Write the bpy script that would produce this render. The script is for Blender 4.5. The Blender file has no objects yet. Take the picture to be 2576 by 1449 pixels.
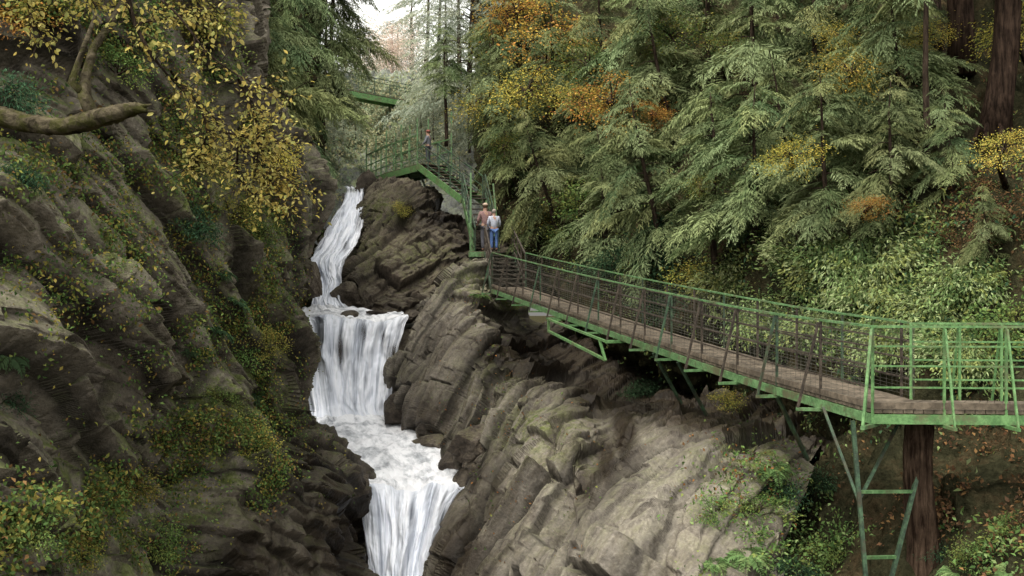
import bpy, math, random, numpy as np
from mathutils import Vector, Matrix, Quaternion
from mathutils.bvhtree import BVHTree
random.seed(7); rng = np.random.default_rng(7)
S = bpy.context.scene; C = S.collection
F = 2504.0; CX = 1288.0; CY = 724.5; ZC = 8.0
def at(px, py, d): return Vector(((px-CX)/F*d, d, ZC-(py-CY)/F*d))
def px_of(P):
    return CX+P[..., 0]/P[..., 1]*F, CY-(P[..., 2]-ZC)/P[..., 1]*F
def nz(v): return v/np.maximum(np.linalg.norm(v, axis=-1, keepdims=True), 1e-9)

# ------------------------------------------------------------------ objects
def tag(o, label=None, cat=None, group=None, kind=None):
    if label: o['label'] = label
    if cat: o['category'] = cat
    if group: o['group'] = group
    if kind: o['kind'] = kind
    return o
def empty(name, loc, rz=0.0):
    o = bpy.data.objects.new(name, None); C.objects.link(o)
    o.location = loc; o.rotation_euler = (0, 0, rz); o.empty_display_size = .1
    return o
def link(name, me, mat, parent=None):
    o = bpy.data.objects.new(name, me); C.objects.link(o)
    if mat and not len(me.materials): me.materials.append(mat)
    if parent is not None: o.parent = parent
    return o
class MB:
    def __init__(s): s.v = []; s.f = []
    def beam(s, p, q, w, h, up=(0, 0, 1)):
        p = Vector(p); q = Vector(q); d = (q-p).normalized(); up = Vector(up)
        if abs(d.dot(up)) > .97: up = Vector((0, 1, 0))
        x = d.cross(up).normalized()*w/2; y = x.cross(d).normalized()*h/2
        b = len(s.v)
        for c in (p, q):
            for a, e in ((-1, -1), (1, -1), (1, 1), (-1, 1)): s.v.append(tuple(c+x*a+y*e))
        for i in range(4): s.f.append((b+i, b+(i+1) % 4, b+4+(i+1) % 4, b+4+i))
        s.f.append((b+3, b+2, b+1, b)); s.f.append((b+4, b+5, b+6, b+7))
        return s
    def tube(s, pts, rad, n=7, cap=True, wob=0.0, ridge=0.0):
        pts = [Vector(p) for p in pts]; b = len(s.v); rg = [1+random.uniform(-ridge, ridge) for _ in range(n)]
        u = None
        for i, p in enumerate(pts):
            d = (pts[min(i+1, len(pts)-1)]-pts[max(i-1, 0)]).normalized()
            if u is None:
                u = d.cross(Vector((0.31, .83, .2))).normalized()
            u = (u-d*u.dot(d)).normalized(); w = d.cross(u)
            for k in range(n):
                a = 2*math.pi*k/n; r = rad[i]*rg[k]*(1+random.uniform(-wob, wob))
                s.v.append(tuple(p+u*math.cos(a)*r+w*math.sin(a)*r))
        for i in range(len(pts)-1):
            for k in range(n):
                s.f.append((b+i*n+k, b+i*n+(k+1) % n, b+(i+1)*n+(k+1) % n, b+(i+1)*n+k))
        if cap:
            s.f.append(tuple(b+k for k in reversed(range(n))))
            e = b+(len(pts)-1)*n; s.f.append(tuple(e+k for k in range(n)))
        return s
    def poly(s, ps):
        b = len(s.v); s.v += [tuple(p) for p in ps]; s.f.append(tuple(range(b, b+len(ps)))); return s
    def slab(s, quad, th):
        b = len(s.v); q = [Vector(p) for p in quad]
        s.v += [tuple(p) for p in q]+[tuple(p-Vector((0, 0, th))) for p in q]
        s.f += [(b, b+1, b+2, b+3), (b+7, b+6, b+5, b+4)]
        for i in range(4):
            j = (i+1) % 4; s.f.append((b+j, b+i, b+4+i, b+4+j))
        return s
    def mesh(s, name, smooth=False):
        me = bpy.data.meshes.new(name); me.from_pydata(s.v, [], s.f); me.update()
        if smooth: me.polygons.foreach_set('use_smooth', [True]*len(me.polygons))
        return me
    def build(s, name, mat, parent=None, smooth=False): return link(name, s.mesh(name, smooth), mat, parent)

def quad_mesh(name, V, col, smooth=True):
    n = V.shape[0]; k = V.shape[1]
    me = bpy.data.meshes.new(name)
    me.vertices.add(n*k); me.vertices.foreach_set('co', V.astype(np.float32).ravel())
    if k == 4: idx = np.arange(n*4)
    else:      # six-point leaf: two quads either side of the midrib
        base = np.arange(n)[:, None]*6
        idx = (base+np.array([[0, 1, 2, 3, 0, 3, 4, 5]])).ravel()
    nf = len(idx)//4
    me.loops.add(len(idx)); me.loops.foreach_set('vertex_index', idx.astype(np.int32))
    me.polygons.add(nf); me.polygons.foreach_set('loop_start', (np.arange(nf)*4).astype(np.int32))
    me.update(calc_edges=True); me.validate()
    ca = me.color_attributes.new('col', 'FLOAT_COLOR', 'POINT')
    c4 = np.ones((n, k, 4), np.float32); c4[:, :, :3] = col[:, None, :]
    ca.data.foreach_set('color', c4.ravel())
    return me

def leafV(pos, d, up, L, W, six=False, fold=.25, droop=.12):
    d = nz(d); side = nz(np.cross(d, up)); n = np.cross(side, d)
    L = L[:, None]; W = W[:, None]
    tip = pos+d*L-n*L*droop
    if not six:
        m = pos+d*L*.45; return np.stack([pos, m+side*W/2+n*W*fold, tip, m-side*W/2+n*W*fold], 1)
    a = pos+d*L*.3; b = pos+d*L*.68-n*L*droop*.3
    return np.stack([pos, a+side*W*.5+n*W*fold, b+side*W*.42+n*W*fold, tip, b-side*W*.42+n*W*fold, a-side*W*.5+n*W*fold], 1)

# ------------------------------------------------------------------ numpy noise
def h3(i, s):
    h = (i[..., 0]*374761393+i[..., 1]*668265263+i[..., 2]*1440662683+s*974634777) & 0xffffffff
    h = ((h ^ (h >> 13))*1274126177) & 0xffffffff
    h = ((h ^ (h >> 15))*73856093) & 0xffffffff
    return ((h ^ (h >> 16)) & 0xffff)/65535.0
def vnoise(p, s=0):
    i = np.floor(p).astype(np.int64); f = p-i; f = f*f*(3-2*f); r = 0
    for a in (0, 1):
        for b in (0, 1):
            for c in (0, 1):
                w = (f[..., 0] if a else 1-f[..., 0])*(f[..., 1] if b else 1-f[..., 1])*(f[..., 2] if c else 1-f[..., 2])
                r = r+w*h3(i+np.array([a, b, c]), s)
    return r*2-1
def fbm(p, o=4, s=0):
    r = 0; a = 1.0; t = 0
    for k in range(o): r = r+a*vnoise(p*(2.03**k), s+k); t += a; a *= .5
    return r/t
def facet(p, s=0, eps=.16):
    i0 = np.floor(p).astype(np.int64); f1 = np.full(p.shape[:-1], 9.); f2 = f1.copy(); va = np.zeros(p.shape[:-1]); vb = va.copy()
    for a in (-1, 0, 1):
        for b in (-1, 0, 1):
            for c in (-1, 0, 1):
                i = i0+np.array([a, b, c])
                cp = i+np.stack([h3(i, s+1), h3(i, s+2), h3(i, s+3)], -1)
                d = np.linalg.norm(p-cp, axis=-1)
                g = np.stack([h3(i, s+4), h3(i, s+5), h3(i, s+6)], -1)*2-1
                v = (h3(i, s+7)*2-1)*.6+((p-cp)*g).sum(-1)*.9
                near = d < f1; second = (~near) & (d < f2)
                vb = np.where(near, va, np.where(second, v, vb)); f2 = np.where(near, f1, np.where(second, d, f2))
                va = np.where(near, v, va); f1 = np.where(near, d, f1)
    w = .5+.5*np.clip((f2-f1)/eps, 0, 1)
    return va*w+vb*(1-w), np.clip((f2-f1)/.10, 0, 1)
def blocks(q, size, s=0, gap=.07):
    # jointed rock: staggered blocks in the bedding frame, each set in or out and tilted, with open joints between
    s1 = q[..., 1]/size[1]; Li = np.floor(s1).astype(np.int64); Z = np.zeros_like(Li)
    t = q[..., 0]/size[0]+h3(np.stack([Li, Z, Z], -1), s)*5; Bi = np.floor(t).astype(np.int64)
    r = q[..., 2]/size[2]+h3(np.stack([Li, Bi, Z], -1), s+1)*5; Di = np.floor(r).astype(np.int64); i = np.stack([Li, Bi, Di], -1)
    fa, fb, fc = s1-Li, t-Bi, r-Di
    g = [h3(i, s+k)*2-1 for k in (2, 3, 4, 5)]
    val = g[0]*.55+(fa-.5)*g[1]*.9+(fb-.5)*g[2]*.9+(fc-.5)*g[3]*.9+(fa-.5)*.6
    ed = np.minimum(np.minimum(np.minimum(fa, 1-fa)*size[1], np.minimum(fb, 1-fb)*size[0]), np.minimum(fc, 1-fc)*size[2])
    e = np.clip(ed/gap, 0, 1); return val*(.2+.8*e)-.16*(1-e), np.clip(ed/gap, 0, 1)

a_ = Vector((.52, .32, .80)).normalized(); n_ = Vector((.80, -.45, -.36)); n_ = (n_-a_*n_.dot(a_)).normalized(); b_ = a_.cross(n_)
SR = np.array([a_, n_, b_]); SE = Matrix((a_, n_, b_)).to_euler()

def crom(P, n):
    k = P.shape[0]; t = np.linspace(0, k-1, n); i = np.clip(np.floor(t).astype(int), 0, k-2); f = (t-i).reshape(-1, *([1]*(P.ndim-1)))
    p0 = P[np.clip(i-1, 0, k-1)]; p1 = P[i]; p2 = P[i+1]; p3 = P[np.clip(i+2, 0, k-1)]
    return .5*(2*p1+(p2-p0)*f+(2*p0-5*p1+4*p2-p3)*f*f+(3*p1-p0-3*p2+p3)*f**3)
def grid_mesh(name, P, attrs={}, uv=None, smooth=True):
    nv, nu = P.shape[:2]; me = bpy.data.meshes.new(name)
    me.vertices.add(nv*nu); me.vertices.foreach_set('co', P.astype(np.float32).ravel())
    g = np.arange(nv*nu).reshape(nv, nu)
    q = np.stack([g[:-1, :-1], g[1:, :-1], g[1:, 1:], g[:-1, 1:]], -1).reshape(-1, 4); nf = len(q)
    me.loops.add(nf*4); me.loops.foreach_set('vertex_index', q.ravel().astype(np.int32))
    me.polygons.add(nf); me.polygons.foreach_set('loop_start', (np.arange(nf)*4).astype(np.int32))
    me.polygons.foreach_set('use_smooth', np.full(nf, smooth))
    me.update(calc_edges=True); me.validate()
    for k, v in attrs.items():
        a = me.attributes.new(k, 'FLOAT', 'POINT'); a.data.foreach_set('value', v.astype(np.float32).ravel())
    if uv is not None:
        u = me.uv_layers.new(name='uv'); u.data.foreach_set('uv', uv.reshape(-1, 2)[q.ravel()].astype(np.float32).ravel())
    return me
BV = {}; ALLV = []; ALLF = []; off = 0
def blobs(P, bl):
    x, y = px_of(P); r = np.zeros(x.shape)
    for bx, by, rx, ry, s in bl: r = np.maximum(r, s*np.exp(-(((x-bx)/rx)**2+((y-by)/ry)**2)))
    return r
def terrain(name, key, rows, nu, nv, mat, amp, label, cat='cliff', wet=[], moss=[], pale=[], smooth=[], big=.5, mid=.5, small=.18, seed=0, scale=1.0, warp=.25, blk=None):
    global off
    A = np.array([[tuple(at(*p)) for p in r] for r in rows])
    P = crom(A, nv); P = crom(P.transpose(1, 0, 2), nu).transpose(1, 0, 2)
    du = np.gradient(P, axis=1); dv = np.gradient(P, axis=0); N = nz(np.cross(du, dv))
    view = nz(P-np.array([0, 0, ZC])); N = np.where((N*view).sum(-1, keepdims=True) > 0, -N, N)
    q = (P@SR.T)/scale
    w = np.stack([fbm(P*.4/scale, 3, seed+50), fbm(P*.4/scale, 3, seed+60), fbm(P*.4/scale, 3, seed+70)], -1)*warp
    crack = np.ones(P.shape[:2]); sm = 1-blobs(P, smooth)
    if blk:
        wq = w+np.stack([fbm(P*1.7, 2, seed+80), fbm(P*1.7, 2, seed+81), fbm(P*1.7, 2, seed+82)], -1)*.05
        b1, c1 = blocks(q+wq, blk[0], seed+11, .09); b2, c2 = blocks(q+wq*1.2, blk[1], seed+21, .05); b3, c3 = blocks(q+wq*1.2, tuple(x*.42 for x in blk[1]), seed+31, .03)
        v1, e1 = facet(q/np.array([4.2, 1.9, 3.2])+w, seed+10, .12)
        d = big*fbm(P*.33/scale, 2, seed)*sm+mid*.9*v1*(.25+.75*sm)+mid*b1*.9*(.2+.8*sm)+small*b2*(.25+.75*sm)+small*.45*b3*(.4+.6*sm)+.03*fbm(P*6, 3, seed+5)
        crack = np.minimum(np.minimum(c1, .3+.7*c2), .65+.35*c3); crack = 1-(1-crack)*(.35+.65*sm)
    else:
        v1, e1 = facet(q/np.array([4.6, 1.3, 1.8])+w, seed+10)
        v2, e2 = facet(q/np.array([1.9, .44, .7])+w, seed+20)
        v3, e3 = facet(q/np.array([.62, .17, .28])+w, seed+30, .25)
        d = big*fbm(P*.33/scale, 2, seed)+mid*(v1*.95-.30*(1-e1))+small*(v2*1.15-.5*(1-e2))+small*.42*v3-small*.10*(1-e3)+.02*fbm(P*4/scale, 3, seed+5)
    P = P+N*(d*amp)[..., None]
    me = grid_mesh(name, P, {'wet': blobs(P, wet), 'moss': blobs(P, moss), 'crack': crack, 'pale': blobs(P, pale)}, None, not blk)  # wet holds wet rock and, on the rock slope, painted shade too
    o = link(name, me, mat); tag(o, label, cat, kind='structure')
    nvv, nuu = P.shape[:2]; g = np.arange(nvv*nuu).reshape(nvv, nuu)
    fc = np.stack([g[:-1, :-1], g[1:, :-1], g[1:, 1:], g[:-1, 1:]], -1).reshape(-1, 4)
    vl = [tuple(v) for v in P.reshape(-1, 3)]; fl = fc.tolist()
    BV[key] = BVHTree.FromPolygons(vl, fl)
    ALLV.extend(vl); ALLF.extend((fc+off).tolist()); off += len(vl)
    return o

# ------------------------------------------------------------------ materials
def newmat(name):
    m = bpy.data.materials.new(name); m.use_nodes = True; nt = m.node_tree; nt.nodes.clear()
    out = nt.nodes.new('ShaderNodeOutputMaterial'); return m, nt, out
def noise(nt, vec, scale, detail=6, rough=.6, dist=0.0):
    n = nt.nodes.new('ShaderNodeTexNoise'); n.inputs['Scale'].default_value = scale; n.inputs['Detail'].default_value = detail
    n.inputs['Roughness'].default_value = rough; n.inputs['Distortion'].default_value = dist
    if vec is not None: nt.links.new(vec, n.inputs['Vector'])
    return n.outputs['Fac']
def ramp(nt, fac, stops):
    r = nt.nodes.new('ShaderNodeValToRGB'); e = r.color_ramp.elements
    while len(e) < len(stops): e.new(.5)
    for el, (p, c) in zip(e, stops): el.position = p; el.color = (c, c, c, 1) if not isinstance(c, tuple) else (*c, 1)
    nt.links.new(fac, r.inputs['Fac']); return r.outputs['Color']
def mix(nt, fac, a, b, mode='MIX'):
    m = nt.nodes.new('ShaderNodeMix'); m.data_type = 'RGBA'; m.blend_type = mode; ci = [i for i in m.inputs if i.type == 'RGBA']; fi = m.inputs[0]
    for s, t in ((fac, fi), (a, ci[0]), (b, ci[1])):
        if isinstance(s, (int, float)): t.default_value = s
        elif isinstance(s, tuple): t.default_value = (*s, 1)
        else: nt.links.new(s, t)
    return [o for o in m.outputs if o.type == 'RGBA'][0]
def mth(nt, op, a, b=None, clamp=False):
    m = nt.nodes.new('ShaderNodeMath'); m.operation = op; m.use_clamp = clamp
    for s, t in ((a, m.inputs[0]), (b, m.inputs[1])):
        if s is None: continue
        if isinstance(s, (int, float)): t.default_value = s
        else: nt.links.new(s, t)
    return m.outputs[0]
def attr(nt, name, out='Fac'):
    a = nt.nodes.new('ShaderNodeAttribute'); a.attribute_name = name; return a.outputs[out]
def mapping(nt, vec, rot=(0, 0, 0), sc=(1, 1, 1)):
    m = nt.nodes.new('ShaderNodeMapping'); m.inputs['Rotation'].default_value = rot; m.inputs['Scale'].default_value = sc
    nt.links.new(vec, m.inputs['Vector']); return m.outputs[0]

def rock_mat(name, dark, mid_, light, mossc=(.06, .07, .02), up=.6, bump=.06, patch=.6):
    m, nt, out = newmat(name); L = nt.links
    co = nt.nodes.new('ShaderNodeTexCoord').outputs['Object']
    st = mapping(nt, mapping(nt, co, SE), sc=(.5, 1.5, 1.1))
    n2 = noise(nt, st, 1.6, 7, .72); n1 = noise(nt, co, .45, 3, .6); n3 = noise(nt, co, 14, 4, .7); n4 = noise(nt, co, 3.2, 6, .72)
    c = ramp(nt, n2, [(.3, dark), (.43, mid_), (.58, light), (.72, mid_)])
    c = mix(nt, mth(nt, 'MULTIPLY', attr(nt, 'pale'), .7), c, light)
    c = mix(nt, patch, c, ramp(nt, n4, [(.33, .3), (.5, .95), (.68, 1.3)]), 'MULTIPLY')
    c = mix(nt, 1.0, c, ramp(nt, n1, [(.3, .6), (.55, 1.0), (.75, 1.25)]), 'MULTIPLY')
    c = mix(nt, .6, c, ramp(nt, n3, [(.3, .5), (.55, 1.0), (.7, 1.5)]), 'MULTIPLY')
    geo = nt.nodes.new('ShaderNodeNewGeometry'); sx = nt.nodes.new('ShaderNodeSeparateXYZ'); L.new(geo.outputs['Normal'], sx.inputs[0])
    ms = mth(nt, 'ADD', mth(nt, 'MULTIPLY', mth(nt, 'SUBTRACT', sx.outputs[2], .15), up), mth(nt, 'MULTIPLY', attr(nt, 'moss'), .95))
    ms = mth(nt, 'MULTIPLY', ms, ramp(nt, n4, [(.40, 0.0), (.58, 1.3)]), True)
    mc = mix(nt, ramp(nt, n3, [(.35, 0.0), (.65, 1.0)]), mossc, tuple(x*2.2 for x in mossc))
    c = mix(nt, ms, c, mc)
    c = mix(nt, .85, c, ramp(nt, attr(nt, 'crack'), [(0.0, .18), (.8, 1.0)]), 'MULTIPLY')
    wet_shade = mth(nt, 'MULTIPLY', attr(nt, 'wet'), ramp(nt, n1, [(.2, 1.3), (.8, .85)]), True)  # darkens wet rock, and also paints shade under the deck and in crevices
    c = mix(nt, wet_shade, c, mix(nt, 1.0, c, (.19, .16, .135), 'MULTIPLY'))
    b = nt.nodes.new('ShaderNodeBsdfPrincipled'); L.new(c, b.inputs['Base Color'])
    L.new(mth(nt, 'SUBTRACT', .9, mth(nt, 'MULTIPLY', wet_shade, .4)), b.inputs['Roughness']); b.inputs['Specular IOR Level'].default_value = .22
    bp = nt.nodes.new('ShaderNodeBump'); bp.inputs['Strength'].default_value = .9; bp.inputs['Distance'].default_value = bump
    L.new(mth(nt, 'ADD', mth(nt, 'MULTIPLY', n4, 1.2), mth(nt, 'MULTIPLY', n3, .5)), bp.inputs['Height']); L.new(bp.outputs[0], b.inputs['Normal'])
    L.new(b.outputs[0], out.inputs[0]); return m
def soil_mat(name, cols):
    m, nt, out = newmat(name); L = nt.links
    co = nt.nodes.new('ShaderNodeTexCoord').outputs['Object']
    n1 = noise(nt, co, 1.0, 6, .7); n2 = noise(nt, co, 9, 4, .75)
    c = ramp(nt, n1, [(.3, cols[0]), (.5, cols[1]), (.66, cols[2])]); c = mix(nt, 1, c, ramp(nt, n2, [(.3, .4), (.7, 1.5)]), 'MULTIPLY')
    b = nt.nodes.new('ShaderNodeBsdfDiffuse'); L.new(c, b.inputs['Color'])
    bp = nt.nodes.new('ShaderNodeBump'); bp.inputs['Distance'].default_value = .1; L.new(n2, bp.inputs['Height']); L.new(bp.outputs[0], b.inputs['Normal'])
    L.new(b.outputs[0], out.inputs[0]); return m
def leaf_mat(name, trans=.3, val=1.0, sat=1.0):
    m, nt, out = newmat(name); L = nt.links
    oi = nt.nodes.new('ShaderNodeObjectInfo'); h = nt.nodes.new('ShaderNodeHueSaturation')
    L.new(attr(nt, 'col', 'Color'), h.inputs['Color'])
    L.new(mth(nt, 'ADD', mth(nt, 'MULTIPLY', oi.outputs['Random'], .4*val), .8*val), h.inputs['Value']); h.inputs['Saturation'].default_value = sat
    L.new(mth(nt, 'ADD', mth(nt, 'MULTIPLY', oi.outputs['Random'], .03), .483), h.inputs['Hue'])
    d = nt.nodes.new('ShaderNodeBsdfDiffuse'); L.new(h.outputs[0], d.inputs[0])
    if trans > 0:
        t = nt.nodes.new('ShaderNodeBsdfTranslucent'); x = nt.nodes.new('ShaderNodeMixShader'); x.inputs[0].default_value = trans
        L.new(h.outputs[0], t.inputs[0]); L.new(d.outputs[0], x.inputs[1]); L.new(t.outputs[0], x.inputs[2]); L.new(x.outputs[0], out.inputs[0])
    else: L.new(d.outputs[0], out.inputs[0])
    return m
def paint_mat(name, c1, c2, rough=.5, scale=6, lo=.42, hi=.62, rust=None):
    m, nt, out = newmat(name); L = nt.links
    co = nt.nodes.new('ShaderNodeTexCoord').outputs['Object']
    n = noise(nt, co, scale, 5, .7); c = ramp(nt, n, [(lo, c1), (hi, c2)])
    c = mix(nt, .6, c, ramp(nt, noise(nt, co, scale*4, 3, .7), [(.3, .6), (.7, 1.3)]), 'MULTIPLY')
    if rust: c = mix(nt, ramp(nt, noise(nt, co, 2.3, 6, .75), [(.50, 0.0), (.62, .85)]), c, rust)
    b = nt.nodes.new('ShaderNodeBsdfPrincipled'); L.new(c, b.inputs['Base Color']); b.inputs['Roughness'].default_value = rough; b.inputs['Specular IOR Level'].default_value = .3
    L.new(b.outputs[0], out.inputs[0]); return m
def bark_mat(name, c1, c2, sc=(7, 7, 1.2), moss=None):
    m, nt, out = newmat(name); L = nt.links
    co = nt.nodes.new('ShaderNodeTexCoord').outputs['Object']; mp = mapping(nt, co, sc=sc)
    n = noise(nt, mp, 1.6, 6, .7, .5); c = ramp(nt, n, [(.38, c1), (.6, c2)])
    c = mix(nt, .8, c, ramp(nt, noise(nt, co, 2.5, 5, .7), [(.35, .5), (.65, 1.3)]), 'MULTIPLY')
    if moss: c = mix(nt, ramp(nt, noise(nt, co, 5, 6, .75), [(.48, 0.0), (.6, .9)]), c, moss)
    b = nt.nodes.new('ShaderNodeBsdfDiffuse'); L.new(c, b.inputs['Color'])
    bp = nt.nodes.new('ShaderNodeBump'); bp.inputs['Distance'].default_value = .06; L.new(n, bp.inputs['Height']); L.new(bp.outputs[0], b.inputs['Normal'])
    L.new(b.outputs[0], out.inputs[0]); return m
def water_mat(name, sc, stops, alpha=False, bump=.1, fine=.4):
    m, nt, out = newmat(name); L = nt.links
    uv = nt.nodes.new('ShaderNodeUVMap'); uv.uv_map = 'uv'
    mp = mapping(nt, uv.outputs[0], sc=(sc[0], sc[1], 1)); n = noise(nt, mp, 1.0, 6, .6, .5)
    mp2 = mapping(nt, uv.outputs[0], sc=(sc[0]*4, sc[1]*3, 1)); n2 = noise(nt, mp2, 1.0, 5, .62, .2)
    nn = mth(nt, 'ADD', mth(nt, 'MULTIPLY', n, 1-fine), mth(nt, 'MULTIPLY', n2, fine))
    c = ramp(nt, nn, stops)
    b = nt.nodes.new('ShaderNodeBsdfPrincipled'); L.new(c, b.inputs['Base Color']); b.inputs['Roughness'].default_value = .6; b.inputs['Specular IOR Level'].default_value = .15
    bp = nt.nodes.new('ShaderNodeBump'); bp.inputs['Distance'].default_value = bump; bp.inputs['Strength'].default_value = .4; L.new(nn, bp.inputs['Height']); L.new(bp.outputs[0], b.inputs['Normal'])
    if alpha:
        th = attr(nt, 'thin'); a = mth(nt, 'SUBTRACT', 1.0, mth(nt, 'MULTIPLY', mth(nt, 'ADD', mth(nt, 'SUBTRACT', th, .45), mth(nt, 'MULTIPLY', mth(nt, 'SUBTRACT', nn, .5), -2.8)), 1.25, True), True)
        L.new(a, b.inputs['Alpha'])
    L.new(b.outputs[0], out.inputs[0]); return m

M = {}
M['rockL'] = rock_mat('grey brown rock', (.036, .030, .023), (.135, .114, .088), (.255, .223, .18), up=.7, mossc=(.06, .072, .02))
M['rockR'] = rock_mat('warm grey rock', (.06, .05, .038), (.175, .15, .12), (.295, .265, .223), up=.4, bump=.05)
M['rockC'] = rock_mat('brown wet rock', (.038, .03, .023), (.12, .096, .073), (.205, .173, .136), up=.4)
M['rockD'] = rock_mat('dark wet boulder', (.02, .015, .011), (.075, .06, .047), (.15, .125, .10), up=.1)
M['rockF'] = rock_mat('grey rock painted hazy', (.11, .11, .105), (.18, .185, .18), (.26, .27, .27), mossc=(.12, .14, .07), up=.7)  # far rock lightened to imitate haze; no mist is modelled
M['soil'] = soil_mat('forest floor', [(.016, .017, .010), (.038, .037, .02), (.066, .047, .026)])
M['leaf'] = leaf_mat('leaves', .3, 1.25); M['needle'] = leaf_mat('hemlock needles', .15, 1.2); M['haze_leaf'] = leaf_mat('leaves painted hazy', .3, 1.8, .7)  # distant leaves brightened and desaturated, so haze sits in their colour
M['green'] = paint_mat('green painted steel', (.08, .165, .065), (.145, .265, .115), rust=(.10, .085, .05))
M['bgreen'] = paint_mat('fresh green painted steel', (.085, .185, .065), (.15, .29, .11), rust=(.12, .13, .065))
M['dkgreen'] = paint_mat('dark weathered green steel', (.03, .05, .033), (.065, .12, .065), rust=(.06, .045, .03))
M['rust'] = paint_mat('weathered brown steel', (.032, .025, .019), (.08, .064, .047), .8)
M['wood'] = paint_mat('weathered boards', (.08, .064, .046), (.165, .133, .097), .9, 3)
M['tread'] = paint_mat('dark stair treads', (.05, .045, .035), (.10, .085, .065), .9, 3)
M['wire'] = paint_mat('galvanised wire', (.05, .048, .038), (.11, .105, .085), .6)
M['barkD'] = bark_mat('dark bark', (.018, .014, .011), (.085, .062, .046))
M['barkR'] = bark_mat('reddish bark', (.022, .014, .010), (.095, .064, .044), (9, 9, 1.0))
M['barkB'] = bark_mat('near black brown bark', (.014, .010, .008), (.06, .040, .029), (9, 9, 1.0))
M['barkG'] = bark_mat('grey mossy branch bark', (.035, .03, .02), (.16, .135, .09), (5, 5, 5), moss=(.06, .062, .02))
M['fall'] = water_mat('falling white water', (2.8, .19), [(.28, (.34, .38, .47)), (.43, (.60, .64, .72)), (.58, (.86, .88, .93))], True, .11, .38)
M['pool'] = water_mat('foaming stream', (1.6, .9), [(.34, (.16, .17, .18)), (.43, (.45, .47, .50)), (.54, (.84, .85, .88))], False, .2)

# ------------------------------------------------------------------ terrain sheets
rows = []
for y, dd, e in ((-250, (13, 14, 16, 18.5), [(520, -250, 22), (580, -250, 26), (550, -250, 33)]), (150, (11.5, 13, 15, 18), [(580, 170, 21), (640, 200, 25), (640, 200, 32)]),
                 (400, (10.5, 12, 14.5, 18), [(640, 400, 21.5), (735, 420, 25), (755, 420, 32)]), (600, (10, 11.5, 14, 17.5), [(640, 600, 21), (725, 600, 25), (745, 600, 33)]),
                 (800, (9.7, 11.2, 13.6, 17), [(620, 800, 20), (718, 800, 24.5), (722, 800, 33)]), (950, (9.3, 10.8, 13.2, 16.7), [(640, 950, 19.6), (745, 960, 23.5), (760, 960, 31)]),
                 (1080, (9, 10.4, 12.8, 16.2), [(650, 1070, 19), (730, 1060, 22.8), (755, 1060, 30)]), (1210, (8.6, 10, 12.4, 15.5), [(680, 1210, 18.4), (855, 1215, 22.2), (888, 1190, 28)]),
                 (1449, (8.2, 9.5, 12, 15), [(720, 1449, 17.6), (885, 1449, 20.6), (925, 1449, 26)]), (1800, (7.8, 9, 11.4, 14), [(740, 1800, 16), (885, 1800, 19), (925, 1800, 25)])):
    rows.append([(x, y, d) for x, d in zip((-500, 0, 250, 490), dd)]+e)
terrain('cliff', 'L', rows, 480, 580, M['rockL'], 1.0, 'tall grey brown cliff with slanting layers on the left of the falls',
        wet=[(860, 1350, 150, 280, 1.0), (770, 1150, 110, 140, .9), (330, 980, 150, 140, .7), (640, 1400, 150, 180, .85), (740, 850, 50, 200, .7), (200, 780, 50, 200, .5), (120, 180, 160, 120, .5), (480, 1350, 60, 130, .6)],
        moss=[(560, 470, 260, 200, .9), (640, 800, 140, 200, .9), (600, 1060, 180, 160, .95), (250, 1280, 220, 200, .9), (90, 350, 200, 200, .6), (300, 600, 120, 100, .6), (130, 1000, 100, 100, .5), (400, 1120, 100, 80, .6)], seed=1, small=.2, mid=.62, big=.25, blk=((5.5, 1.1, 3.2), (2.4, .48, 1.5)), warp=.06,
        pale=[(330, 640, 80, 120, .5), (120, 900, 90, 160, .5), (260, 860, 70, 90, .5)])
rowsR = [
 [(1150, 700, 41), (1158, 670, 36.5), (1200, 650, 35), (1260, 700, 34.5), (1330, 760, 34.5), (1450, 830, 34), (1600, 890, 32), (1800, 950, 29), (1980, 1000, 25), (2200, 1030, 22)],
 [(1052, 800, 40), (1065, 800, 34), (1115, 775, 32.5), (1190, 770, 31), (1285, 840, 31.5), (1390, 920, 31.2), (1540, 985, 29), (1740, 1035, 26), (1930, 1085, 22.5), (2130, 1100, 20.8)],
 [(985, 950, 38), (1000, 945, 32), (1075, 920, 30.3), (1160, 895, 29), (1260, 910, 27.3), (1390, 955, 25.8), (1510, 1005, 25), (1640, 1045, 21.4), (1880, 1100, 18.2), (2060, 1130, 19)],
 [(1068, 1110, 35), (1080, 1105, 28.6), (1120, 1070, 27.5), (1190, 1030, 26.4), (1300, 985, 24.6), (1430, 1020, 23), (1535, 1085, 21.6), (1630, 1110, 18.2), (1840, 1160, 16), (2020, 1200, 17.4)],
 [(1150, 1175, 31), (1160, 1170, 25.6), (1190, 1170, 24.4), (1245, 1160, 23.4), (1330, 1130, 22), (1430, 1120, 20.8), (1510, 1175, 19.8), (1590, 1210, 17), (1790, 1260, 15), (1990, 1290, 15.9)],
 [(1160, 1300, 28), (1172, 1280, 22.8), (1212, 1280, 21.6), (1270, 1260, 20.6), (1350, 1250, 19.3), (1430, 1250, 18.4), (1490, 1290, 17.5), (1590, 1320, 15.5), (1770, 1370, 14), (1980, 1400, 14.6)],
 [(1095, 1449, 27), (1110, 1449, 20.6), (1170, 1449, 19.5), (1250, 1449, 18.4), (1320, 1449, 17), (1400, 1449, 16), (1500, 1449, 15), (1620, 1449, 14), (1780, 1460, 13), (1980, 1500, 13.4)],
 [(1095, 1800, 26), (1110, 1800, 19), (1170, 1800, 18), (1250, 1800, 17), (1310, 1800, 15.6), (1400, 1800, 14.6), (1500, 1800, 13.6), (1620, 1800, 12.6), (1800, 1800, 11.6), (1980, 1800, 12)]]
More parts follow.
